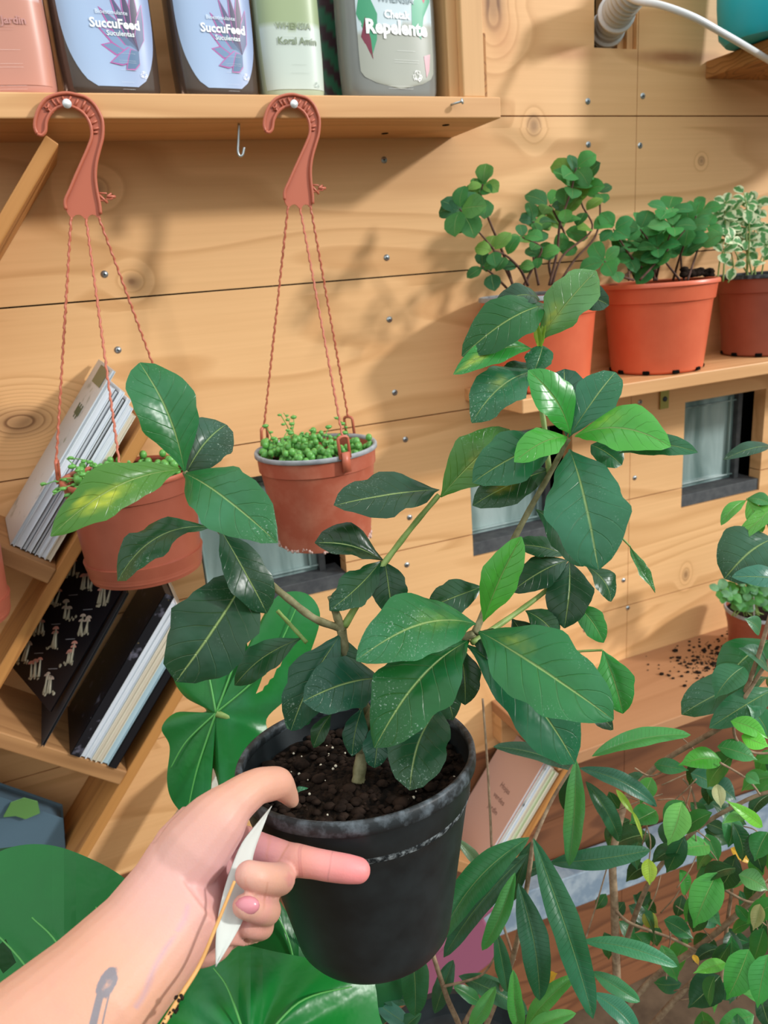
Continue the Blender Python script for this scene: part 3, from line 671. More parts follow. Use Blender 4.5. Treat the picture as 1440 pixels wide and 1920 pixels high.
stA = [(S([(962, 538), (945, 480), (920, 420), (903, 375), (905, 345)], .91, .90), .0022, [(1, 3), (.93, 3), (.8, 2), (.45, 1)], .8),
       (S([(962, 535), (940, 490), (915, 455), (880, 415), (862, 392)], .90, .87), .0016, [(1, 4), (.9, 3), (.75, 2)], 1.05),
       (S([(1030, 535), (1045, 470), (1050, 420), (1070, 360), (1080, 315)], .90, .90), .0022, [(1, 3), (.92, 3), (.8, 3), (.66, 2), (.5, 2)], .95),
       (S([(1035, 535), (1055, 480), (1110, 430), (1090, 380), (1095, 335)], .91, .91), .0018, [(1, 3), (.85, 3), (.7, 2), (.5, 2)], .9),
       (S([(1010, 535), (1000, 480), (1005, 440), (1000, 415)], .92, .93), .002, [(1, 4), (.8, 3), (.6, 2), (.3, 2)], .8),
       (S([(990, 535), (975, 505), (950, 480), (925, 470)], .90, .86), .002, [(1, 3), (.7, 2), (.4, 2)], .8),
       (S([(1040, 540), (1030, 490), (1060, 450), (1040, 400), (1030, 385)], .93, .95), .0022, [(1, 4), (.8, 2), (.6, 3), (.4, 2)], 1.0),
       (S([(980, 540), (1000, 500), (1015, 465), (980, 445)], .90, .88), .002, [(1, 3), (.8, 2), (.5, 3)], .75),
       (S([(1045, 540), (1075, 490), (1115, 445), (1125, 400), (1122, 362)], .93, .95), .002, [(1, 3), (.94, 2)], .7),
       (S([(950, 540), (925, 515), (905, 500)], .91, .88), .0018, [(1, 3), (.6, 2)], .8)]
bush(pA, cA, stA, M['small'], M['purple'], [lin('377a44'), lin('2a6644'), lin('46994a'), lin('428646'), lin('78a84c')], .034, 11)
pB = pot(cB, .0845, .128, .066, M['terra2'], M['terra2'], 'potted_herb', 'bright terracotta-coloured pot in the middle of the shelf, with low round-leaved plant', 'potted plant', group='pots on the right wall shelf')
rndB = random.Random(4); stB = []
for k in range(15):
    x0 = 1175+rndB.uniform(-20, 120); x1 = 1140+k*13.6+rndB.uniform(-8, 8); y1 = rndB.choice([395, 405, 425, 445, 465, 485]) if k > 4 else rndB.choice([430, 450, 470, 490])
    stB.append((S([(x0, 525), ((x0+x1)/2+rndB.uniform(-8, 8), (525+y1)/2+8), (x1, y1)], rndB.uniform(.89, .95), rndB.uniform(.87, .97)), .0019, [(1, 4), (.72, 2)]+([(.5, 1)] if k % 2 else []), .9))
bush(pB, cB, stB, M['small'], M['purple'], greens, .035, 12)
cm = MB(); 
for k in range(60):
    p = atY(rndB.uniform(1280, 1335), 516-rndB.uniform(0, 12)*(1-abs(1310-rndB.uniform(1280, 1335))/60), .91)-cB; cm.ball(p, rndB.uniform(.003, .007), 6, 4, (1.2, 1, .7))
cm.build('soil_crumbs', M['crumb'], pB)
pC = pot(cC, .078, .125, .062, M['terra'], M['rimb'], 'potted_herb', 'dull terracotta pot with dark rim and cream-edged leaves, rightmost on the pot shelf', 'potted plant', group='pots on the right wall shelf')
stC = []
for k in range(8):
    x1 = rndB.choice([1345, 1360, 1375, 1400, 1415, 1430, 1455]); y1 = rndB.choice([395, 410, 430, 450, 380]); stC.append((S([(1370+rndB.uniform(-20, 60), 528), (x1, (528+y1)/2), (x1, y1)], .92, .94), .0014, [(1, 4), (.85, 3), (.7, 3)], .75))
stC.append((S([(1400, 528), (1405, 430), (1395, 362)], .92, .92), .0013, [(1, 1), (.8, 1)], .9))
stC += [(S([(1345, 530), (1352, 480), (1372, 450)], .9, .89), .0013, [(1, 3), (.6, 3)], .8), (S([(1365, 530), (1375, 500), (1370, 470)], .9, .9), .0013, [(1, 3), (.5, 3)], .7), (S([(1425, 530), (1432, 490), (1435, 460)], .9, .9), .0013, [(1, 4), (.5, 2)], .8)]
vm = leaf_mat('variegated_leaf', .5, 5, .3, 0, .2); g = NG(vm)
uvn = g.n('ShaderNodeUVMap').outputs[0]; sx = g.n('ShaderNodeSeparateXYZ'); g.l(uvn, sx.inputs[0])
ed_ = g.math('ADD', g.math('ABSOLUTE', g.math('SUBTRACT', g.math('MULTIPLY', sx.outputs[0], 2.0), 1.0)), g.math('MULTIPLY', g.math('SUBTRACT', g.noise(g.n('ShaderNodeTexCoord').outputs['Object'], 160, 2), .5), 1.5))
old = g.b.inputs['Base Color'].links[0].from_socket
g.l(g.mix(g.math('MULTIPLY', g.math('SUBTRACT', ed_, .45, clamp=True), 6.0, clamp=True), old, lin('e6edc4')), g.b.inputs['Base Color'])
bush(pC, cC, stC, vm, M['stemg'], [lin('4d9a5a'), lin('5da564')], .029, 13)
# ================================================================== LOWER SHELF (right) with soil crumbs and a pot
LS = .796
ls = empty('plant_shelf', (1.0, .9, LS), 'lower pine wall shelf with spilled soil on it, behind the leafy branches', 'shelf')
board('shelf_board', (1.12, .905, LS-.01), (1.10, .19, .02), wood('shelf_wood', 'b5855f', '94643f', 'X', 6, .35, rough=.7, across=6), ls)
board('support_rail', (1.12, .985, LS-.045), (1.10, .03, .05), M['pine'], ls)
cr_ = MB(); rc = random.Random(9)
for k in range(420):
    x = rc.gauss(1.0, .055); y = rc.gauss(.915, .028)
    if not (.84 < y < .99 and .8 < x < 1.2): continue
    s_ = abs(rc.gauss(0, .0014))+.0007; cr_.ball((x, y, LS+s_*.4), s_, 5, 4, (1.3, 1, .6))
tag(cr_.build('spilled_soil', M['crumb']), 'dark crumbs of soil spilled on the lower wall shelf', 'soil', kind='stuff')
cD = Vector((atY(1425, 1190, .90).x, .90, LS+.001)); hD = atY(1425, 1148, .90).z-LS+.01
pD = pot(cD, .063, hD, .05, M['terra'], M['rimg'], 'potted_herb', 'small pot with crinkled green seedlings and a white stick, on the lower shelf', 'potted plant', band=.022)
stD = []
for k in range(16):
    x1 = rc.choice([1320, 1335, 1350, 1370, 1385, 1400, 1420, 1440]); y1 = rc.uniform(1040, 1130) if x1 > 1340 else rc.uniform(1085, 1120)
    stD.append((S([(1380+rc.uniform(-15, 60), 1155), ((1390+x1)/2, (1150+y1)/2), (x1, y1)], .89, .87), .001, [(1, 4), (.8, 3), (.6, 2)], .9))
bush(pD, cD, stD, M['small'], M['stemg'], [lin('4f9a3d'), lin('3f8534'), lin('5ba557'), lin('7bb58a')], .022, 15)
m = MB(); m.tube([atY(1414, 1155, .875)-cD, atY(1412, 1098, .875)-cD], .0013, 8); m.build('plant_stick', M['white'], pD)
# ================================================================== TOP RIGHT: pipe, cable, teal pot, short shelf
bx0 = atY(1323, 130, 1.0).x; zt = atY(1323, 115, 1.0).z
b = empty('corner_shelf', (bx0+.2, .9, zt), 'short rough-sawn board shelf under the teal container, top right corner', 'shelf')
board('shelf_board', (bx0+.2, .86, zt-.012), (.4, .28, .024), M['endg'], b)
tp = Vector((atY(1440, 60, .9).x, .90, zt)); o = empty('teal_container', tp, 'teal plastic container standing on the top right corner shelf', 'container')
m = MB(); m.lathe([(0, .002), (.055, .002), (.064, .012), (.068, .05), (.072, .15), (.075, .155), (.075, .165), (.070, .165), (.066, .15), (.062, .02)], 48); m.build('body', M['teal'], o, sharp=40)
m = MB(); m.tube(spline([(-.01, -.066, .02), (0, -.085, .03), (.004, -.085, .11), (0, -.07, .13)], 6), .006, 8); m.build('handle', M['teal'], o)
pp = [atY(x, y, Y) for x, y, Y in ((1240, -70, .90), (1190, -20, .945), (1158, 22, .985), (1135, 62, 1.03))]
o = empty('corrugated_pipe', pp[2], 'white corrugated pipe end poking through the square hole in the wall', 'pipe')
sp = spline(pp, 22); m = MB(); m.tube(sp, [.0215+.0016*math.sin(i*1.6) for i in range(len(sp))], 24); adopt(m.build('hose', mat('pipe_plastic', 'c4c6c4', .4)), o)
m = MB(); d = (sp[-1]-sp[-8]).normalized(); m.tube([sp[-22], sp[-22]+d*.006], .0265, 24); m.tube([sp[-8], sp[-8]+d*.006], .0255, 24); m.tube([sp[-3], sp[-1]], .024, 24); adopt(m.build('coupling', M['white']), o)
m = MB(); cp = [atY(x, y, Y) for x, y, Y in ((1150, -25, .93), (1190, 0, .90), (1240, 10, .87), (1300, 32, .85), (1355, 62, .85), (1400, 88, .86), (1450, 118, .9))]
m.tube(spline(cp, 10), .0042, 10); tag(m.build('white_cable', M['white']), 'thick white cable arching from the wall hole down to the corner shelf', 'cable')
# ================================================================== DIAGONAL RACK WITH MAGAZINES AND BOOKS
TH = math.radians(38.5); SN, CN = math.sin(TH), math.cos(TH)
def LW(v, u, y): return Vector((CN*v+SN*u, y, -SN*v+CN*u))
ROT = (0, TH, 0)
rk = empty('diagonal_rack', LW(-.785, .9, .94), 'slanted pine wall rack with stepped shelves full of magazines and books', 'rack')
def rail(v, u0, u1, y0=.882, y1=1.0, th=.0135): return board('rail', LW(v, (u0+u1)/2, (y0+y1)/2), (th, y1-y0, u1-u0), M['rack'], rk, ROT)
rail(-1.0, .7, 1.315); rail(-.784, .40, 1.117); rail(-.590, .40, .875)
def step(v0, v1, u): return board('step', LW((v0+v1)/2, u, .94), (v1-v0, .122, .019), M['rackx'], rk, ROT)
step(-.993, -.791, .915); step(-.777, -.597, .718)
step(-.993, -.791, .55)
def book(v, u0, ln, th, y0, wd, cover, pages, name, label, cat, group, art=None, tilt=0, spine=None, yaw=0):
    """standing in the rack: thickness across, length up the slant, width into the wall; fore edge towards the camera"""
    base = LW(v, u0, y0+wd/2); o = empty(name, base, label, cat, group, rot=(Matrix.Rotation(TH+math.radians(tilt), 3, 'Y') @ Matrix.Rotation(math.radians(yaw), 3, 'Z')).to_euler())
    pg = MB(); pg.box((0, .001, ln/2), (max(th-.0012, .0008), wd-.002, ln-.002)); pg.build('pages', pages, o, smooth=False)
    cv = MB(); cv.box((-th/2+.0003, 0, ln/2), (.0006, wd, ln)); cv.box((th/2-.0003, 0, ln/2), (.0006, wd, ln))
    if spine: cv.box((0, -wd/2+.0003, ln/2), (th, .0006, ln))
    c_ = cv.build('cover', cover, o, smooth=False)
    if art: art(c_, th, ln, wd)
    return o
def pages_mat(name, col):
    m = mat(name, col, .7, .2); g = NG(m); co = g.n('ShaderNodeTexCoord').outputs['Object']
    n = g.noise(g.mapping(co, (2600, 1, 2)), 1, 2, .7); c = lin(col); g.l(g.mix(g.math('MULTIPLY', n, .55), c, tuple(x*.55 for x in c)), g.b.inputs['Base Color']); return m
PW, PC, PB = pages_mat('white_pages', 'dfe5ee'), pages_mat('cream_pages', 'ddd2bf'), pages_mat('blue_pages', 'b7d0da')
def photo_cover(name, base, spots, scale=35):
    m = mat(name, base, .35, .5); g = NG(m); co = g.n('ShaderNodeTexCoord').outputs['Object']; c = lin(base)
    for k, (col, th_) in enumerate(spots): c = g.mix(g.math('MULTIPLY', g.math('SUBTRACT', g.noise(g.mapping(co, (1, 1, 1), (k*3.3, k, 0)), scale*(1+.5*k), 3, .6), th_, clamp=True), 9.0, clamp=True), c, lin(col))
    g.l(c, g.b.inputs['Base Color']); return m
mcov = photo_cover('magazine_print', 'c6ced4', [('8f9ea0', .58), ('5f7a62', .66), ('b86a86', .70)], 30)
def mag_art(c_, th, ln, wd):
    m = MB(); m.box((-th/2-.0004, -wd*.1, ln-.014), (.0003, wd*.55, .022)); m.build('title_band', mat('olive_band', '5a6b50', .4), c_, smooth=False)
    m = MB()
    for k in range(5): m.box((-th/2-.0005, -.012+.006*k, ln-.060-(k % 2)*.004), (.0003, .0035, .014)); 
    m.build('title_marks', mat('dark_print', '4e6348', .4), c_, smooth=False)
mags = [(.0035, mcov, PW, 'topmost magazine in the stack, grey floral cover facing up'), (.008, M['paper'], PW, 'thick white magazine right under the topmost cover'), (.0045, mat('grey_cover', '5e6470', .4), PW, 'thin magazine with a dark edge, third of the upper stack'),
        (.0055, M['paper'], PW, 'white magazine in the middle of the upper stack, below the dark-edged one'), (.004, M['blackc'], PW, 'thin magazine with black cover near the middle of the upper stack'), (.005, M['paper'], PW, 'white magazine under the thin black one, upper stack'),
        (.006, M['paper'], PW, 'white magazine next to lowest in the upper stack'), (.006, M['cream'], PC, 'cream-edged magazine at the bottom of the upper stack, against the rail')]
v = -.843; hs = [.222, .205, .204, .207, .2, .203, .196, .19]
for k, (th, cv, pg, lb) in enumerate(mags):
    book(v+th/2-.006, .9255, hs[k], th, .893, .098, cv, pg, 'magazine', lb, 'magazine', 'magazines in the upper left rack', mag_art if k == 0 else None, yaw=6); v += th+.0004
# the rack further left: only the lowest corner of its stack shows
# mushroom picture book: open towards the upper left
mush = mat('mushroom_cap', 'c98d80', .5); mush2 = mat('mushroom_cap_pale', 'b9a79a', .5); mstem = mat('mushroom_stem', 'a39c88', .5); mtx = mat('caption_ink', '8f8f96', .5)
def mush_art(c_, th, ln, wd):
    rm = random.Random(2); up = Vector((0, .55, .83)); sd_ = Vector((0, .83, -.55))
    for i in range(4):
        for j in range(3):
            c0 = Vector((-th/2-.0004, -wd/2+wd*(.20+.31*j), ln*(.13+.235*i)))
            st = MB(); cp_ = MB(); gr = MB()
            for q in range(4):
                a = c0+sd_*rm.uniform(-.010, .010)-up*.010; hh = rm.uniform(.012, .024); b = a+up*hh+sd_*rm.uniform(-.004, .004)
                st.tube([a, b], [.0019, .0010], 6); r = rm.uniform(.0035, .0065); n = 12
                cp_.add([b-Vector((.0006, 0, 0))+sd_*(r*math.cos(math.pi*a_/n))+up*(r*.7*math.sin(math.pi*a_/n)-.001) for a_ in range(n+1)], [tuple(range(n+1))])
            for q in range(9): gr.ball(c0+sd_*rm.uniform(-.011, .011)-up*rm.uniform(.008, .013), rm.uniform(.001, .0026), 6, 4, (.15, 1, 1))
            pr_ = st.build('mushroom_print', mstem, c_); k1 = cp_.build('print_cap', mush if rm.random() < .6 else mush2, None, smooth=False); k2 = gr.build('print_base', mstem, None)
            bpy.data.objects.remove(k1); bpy.data.objects.remove(k2)
            m2_ = MB(); m2_.add(st.v, st.f, 0); m2_.add(cp_.v, cp_.f, 1); m2_.add(gr.v, gr.f, 0)
            bpy.data.objects.remove(pr_); m2_.build('mushroom_print', [mstem, mush if rm.random() < .6 else mush2], c_)
    m = MB()
    for i in range(4):
        for j in range(3):
            c0 = Vector((-th/2-.0003, -wd/2+wd*(.20+.31*j), ln*(.13+.235*i)))+up*.018; m.add([c0-sd_*.008, c0+sd_*.008, c0+sd_*.008+up*.0008, c0-sd_*.008+up*.0008], [(0, 1, 2, 3)])
    m.build('caption', mtx, c_, smooth=False)
navy = mat('navy_black_page', '0d0e16', .4, .4)
book(-.742, .765, .175, .002, .879, .112, navy, navy, 'picture_book', 'black picture sheet printed with rows of small mushrooms, in the lower rack', 'book', 'books in the lower left rack', mush_art, yaw=30)
book(-.705, .7285, .205, .003, .874, .118, mat('dark_grey_board', '2a2d33', .45), M['blackc'], 'picture_book', 'thin black board standing alone at a slant in the lower rack', 'book', 'books in the lower left rack', None, tilt=-1.5)
star = photo_cover('dark_floral_cover', '15161d', [('5b5a68', .60), ('b09a6a', .70), ('d8d4da', .74)], 60)
bks = [(.012, star, star, 'dark book with small floral specks on its edge', True), (.007, M['paper'], PW, 'first white-edged booklet right of the dark floral book', False), (.006, M['paper'], PW, 'second white-edged booklet right of the dark floral book', False),
       (.006, M['cream'], PC, 'cream booklet with a faint printed edge in the lower rack', False), (.0065, M['cream'], PC, 'cream-edged book beside the pale blue one', False), (.0085, M['blue'], PB, 'pale blue-edged book in the lower rack', False), (.010, M['blackc'], M['blackc'], 'black-spined book against the right rail of the lower rack', True)]
v = -.6715
for k, (th, cv, pg, lb, sp_) in enumerate(bks):
    book(v+th/2, .7285, [.222, .215, .210, .21, .2, .19, .185][k], th, .876+.001*(k % 3), .115, cv, pg, 'book', lb, 'book', 'books in the lower left rack', spine=sp_); v += th+.0005
# slanted rack at lower right with books behind the held pot
rk2 = empty('diagonal_rack', LW(.06, .85, .94), 'short slanted pine rack behind the black pot, holding a pink book', 'rack')
o = board('rail', LW(.066, .845, .945), (.014, .11, .25), M['rack'], None, ROT); adopt(o, rk2)
o = board('step', LW(-.02, .738, .945), (.17, .11, .019), M['rackx'], None, ROT); adopt(o, rk2)
def pink_art(c_, th, ln, wd):
    for k, (tx, z) in enumerate((('Hojas', .12), ('verdes', .10), ('jardin', .08))):
        me = text_mesh(tx, .013, 0)
        for v_ in me.vertices: x, y = v_.co.x, v_.co.y; v_.co = Vector((-th/2-.0005, -x*.9-.01, z+y))
        me.materials.clear(); me.materials.append(mat('ink', '7d5a52', .5)); q = bpy.data.objects.new('lettering', me); COL.objects.link(q); q.parent = c_
pinkc = mat('pink_cover', 'd3ab9c', .45)
b2 = [(.006, pinkc, PW, 'pink-covered book with handwritten title behind the black pot', pink_art), (.005, photo_cover('botanical_cover', 'e2ddd2', [('3f3d3a', .62)], 70), PW, 'book with dark leaf specks on a pale cover, beside the pink book', None), (.006, M['paper'], PW, 'white booklet next to the speckled one behind the pot', None),
      (.007, M['cream'], PC, 'cream booklet in the middle of the lower right rack', None), (.007, mat('pale_green_cover', 'c8d2a8', .5), pages_mat('green_pages', 'cdd6b4'), 'pale green-edged booklet in the lower right rack', None), (.007, M['cream'], PC, 'cream booklet against the rail of the lower right rack', None)]
v = .012
for k, (th, cv, pg, lb, ar_) in enumerate(b2):
    book(v+th/2, .749, [.20, .20, .195, .195, .19, .19][k], th, .888, .105, cv, pg, 'book', lb, 'book', 'books in the lower right rack', ar_); v += th+.0006
# blue-grey bag at lower left and the pink bits low behind the pot
bg_ = MB(); q = [atY(x, y, .93) for x, y in ((-60, 1480), (0, 1500), (112, 1538), (118, 1610), (118, 1690), (-60, 1710))]
vs = q+[p+Vector((0, .03, 0)) for p in q]; n = len(q); bg_.add(vs, [tuple(range(n)), tuple(range(2*n-1, n-1, -1))]+[(i, (i+1) % n, (i+1) % n+n, i+n) for i in range(n)])
o = empty('seed_bag', q[1], 'slate blue bag with a green tag at the left edge below the rack', 'bag'); adopt(bg_.build('bag_body', mat('slate_fabric', '4f6878', .6), smooth=False, bevel=.004), o)
m = MB(); tgp = [atY(x, y, .924) for x, y in ((10, 1530), (22, 1508), (45, 1500), (68, 1506), (72, 1524), (48, 1534), (30, 1528))]; m.add(tgp+[p+Vector((0, .003, 0)) for p in tgp], [tuple(range(7)), tuple(range(13, 6, -1))]+[(i, (i+1) % 7, (i+1) % 7+7, i+7) for i in range(7)]); adopt(m.build('tag', mat('green_tag', '5d8a4a', .5), smooth=False, bevel=.002), o)
m = MB(); m.box(atY(840, 1800, .86), (.16, .03, .10), R=Matrix.Rotation(-.35, 3, 'Y')); m.box(atY(840, 1800, .86)+Vector((0, .0, .055)), (.165, .036, .012), R=Matrix.Rotation(-.35, 3, 'Y'))
tag(m.build('pink_tray', mat('dusty_pink_plastic', '8d5068', .5), smooth=False, bevel=.004), 'dusty pink plastic tray low behind the black pot', 'tray')
m = MB(); m.box((0, 0, 0), (.012, .05, .26)); o = m.build('wooden_stake', noisy('white_paint', 'd8d6ca', 'bcb8a8', 30, .6, .3, .1), smooth=False, bevel=.001, loc=LW(-.47, .62, .93), rot=ROT)
tag(o, 'narrow off-white wooden stake standing slanted behind the forearm', 'stake')
for k, (xa, xb, z0) in enumerate(((.45, 2.2, .16), (.45, 2.2, .24))): pass
# ================================================================== THE HELD PLANT
PR = .0708; PD = .452
ptop = dep(666, 1412, PD); 
# axis: leans a little away from the camera
axis = (UP + CF*.10 - CR*.015).normalized()
ez = axis; ex = (CR - ez*CR.dot(ez)).normalized(); ey = ez.cross(ex)
HM = Matrix((ex, ey, ez)).transposed().to_4x4(); PH = .118
hero = empty('held_potted_plant', ptop-axis*PH, 'large glossy-leaved plant in a black plastic pot, held up by a hand', 'potted plant')
def hl(m_, o=None):  # mesh given in pot-local coordinates -> hero child
    m_.matrix_parent_inverse = Matrix.Identity(4); m_.parent = hero; m_.rotation_euler = HM.to_euler(); return m_
BR = .0475
mb = MB(); prof = [(0, .003), (BR-.006, .003), (BR-.002, 0), (BR, .003)]
for k in range(10): t = (k+1)/10; prof.append((lerp(BR, PR*.915, t), .003+(PH-.029)*t))
prof += [(PR*.935, PH-.024), (PR*.965, PH-.006)]
mb.lathe(prof, 96); mb.lathe([(PR*.955, PH-.003), (PR*.90, PH-.03), (BR*.9, .01)], 96)
bp = hl(mb.build('pot', M['black'], sharp=40))
mb = MB(); mb.lathe([(PR*.945, PH-.0015), (PR*.955, PH+.0005), (PR*.985, PH+.0012), (PR, PH-.0005), (PR*1.003, PH-.004), (PR, PH-.007), (PR*.96, PH-.0078), (PR*.945, PH-.004)], 96, closed=True)
rb = mb.build('rim', M['rimb']); rb.parent = bp
mb = MB(); mb.lathe([(PR*.9165, PH-.0275), (PR*.926, PH-.0262), (PR*.9355, PH-.0240), (PR*.9365, PH-.0228), (PR*.938, PH-.0215)], 96); db = mb.build('dusty_ridge', M['dust']); db.parent = bp
SZ = PH-.017
mb = MB(); vs = []; fs = []; rs_ = random.Random(3); NR, NA = 26, 72
for i in range(NR+1):
    r = PR*.925*i/NR
    for k in range(NA):
        a = 2*math.pi*k/NA; vs.append((r*math.cos(a), r*math.sin(a), SZ+rs_.uniform(-.0016, .0016)+.004*math.exp(-(r/.02)**2)))
for i in range(NR):
    for k in range(NA): k2 = (k+1) % NA; fs.append((i*NA+k, (i+1)*NA+k, (i+1)*NA+k2, i*NA+k2))
mb.add(vs, fs)
so = hl(mb.build('soil', M['soil']))
cm = MB()
for k in range(520):
    a = rs_.uniform(0, 6.283); r = PR*.9*math.sqrt(rs_.random()); s_ = abs(rs_.gauss(0, .0013))+.0007; cm.ball((r*math.cos(a), r*math.sin(a), SZ+s_*.4+.001), s_, 6, 4, (1.3, 1, .8))
c1 = cm.build('soil_clods', M['crumb']); c1.parent = so; c1['kind'] = 'stuff'
cm = MB()
for k in range(40):
    a = rs_.uniform(0, 6.283); r = PR*.88*math.sqrt(rs_.random()); s_ = rs_.uniform(.0004, .0010); cm.ball((r*math.cos(a), r*math.sin(a), SZ+.003), s_, 6, 4)
c2_ = cm.build('pale_grit', mat('grit', 'cfc8b4', .8)); c2_.parent = so; c2_['kind'] = 'stuff'
H0 = Vector(hero.location)
def hs(px, rad, name='stem', m_='stem', n=8):
    pts = [dep(x, y, d)-H0 for x, y, d in px]; sp = spline(pts, n); N = len(sp)
    r0, r1 = rad; mb = MB(); mb.tube(sp, [lerp(r0, r1, i/N)*(1+.06*math.sin(i*1.3)) for i in range(N)], 10); return mb.build(name, M[m_], hero)
base_d = PD+.006
hs([(672, 1468, .447), (676, 1430, .449), (690, 1350, .452), (665, 1290, .449), (650, 1240, .446), (640, 1178, .442)], (.0040, .0028))
hs([(642, 1182, .442), (630, 1150, .44), (621, 1118, .438)], (.0026, .0022), 'stub')
hs([(640, 1178, .442), (590, 1160, .437), (540, 1122, .432), (490, 1080, .428), (450, 1040, .424), (405, 985, .42), (370, 930, .416), (346, 884, .413)], (.0024, .0015))
hs([(645, 1175, .442), (690, 1100, .445), (725, 1050, .447), (775, 985, .45), (823, 928, .452)], (.0022, .0015), 'stem', 'stemg')
hs([(676, 1410, .449), (700, 1330, .448), (760, 1260, .443), (830, 1215, .438), (890, 1187, .432)], (.0032, .0022))
hs([(890, 1187, .432), (915, 1130, .437), (945, 1050, .44), (985, 970, .44), (1030, 890, .436), (1066, 822, .432)], (.0022, .0015))
hs([(1030, 890, .445), (1022, 810, .455), (1012, 740, .458), (1012, 660, .455), (1010, 630, .452)], (.0018, .0013), 'stem', 'stemg')
hs([(885, 1205, .432), (960, 1155, .45), (1030, 1102, .462), (1068, 1058, .468)], (.0018, .0012), 'stem', 'stemg')
hs([(520, 1145, .446), (545, 1172, .444), (575, 1205, .442)], (.0012, .0012), 'stem', 'stemg')
hs([(1066, 1225, .462), (1090, 1221, .462), (1130, 1219, .46)], (.0008, .0007), 'stem', 'stemg')
hs([(1068, 1058, .468), (1100, 1010, .476), (1150, 1000, .48), (1182, 1025, .48)], (.0009, .0006), 'stem', 'stemg')
YL = lin('c9cf3a')
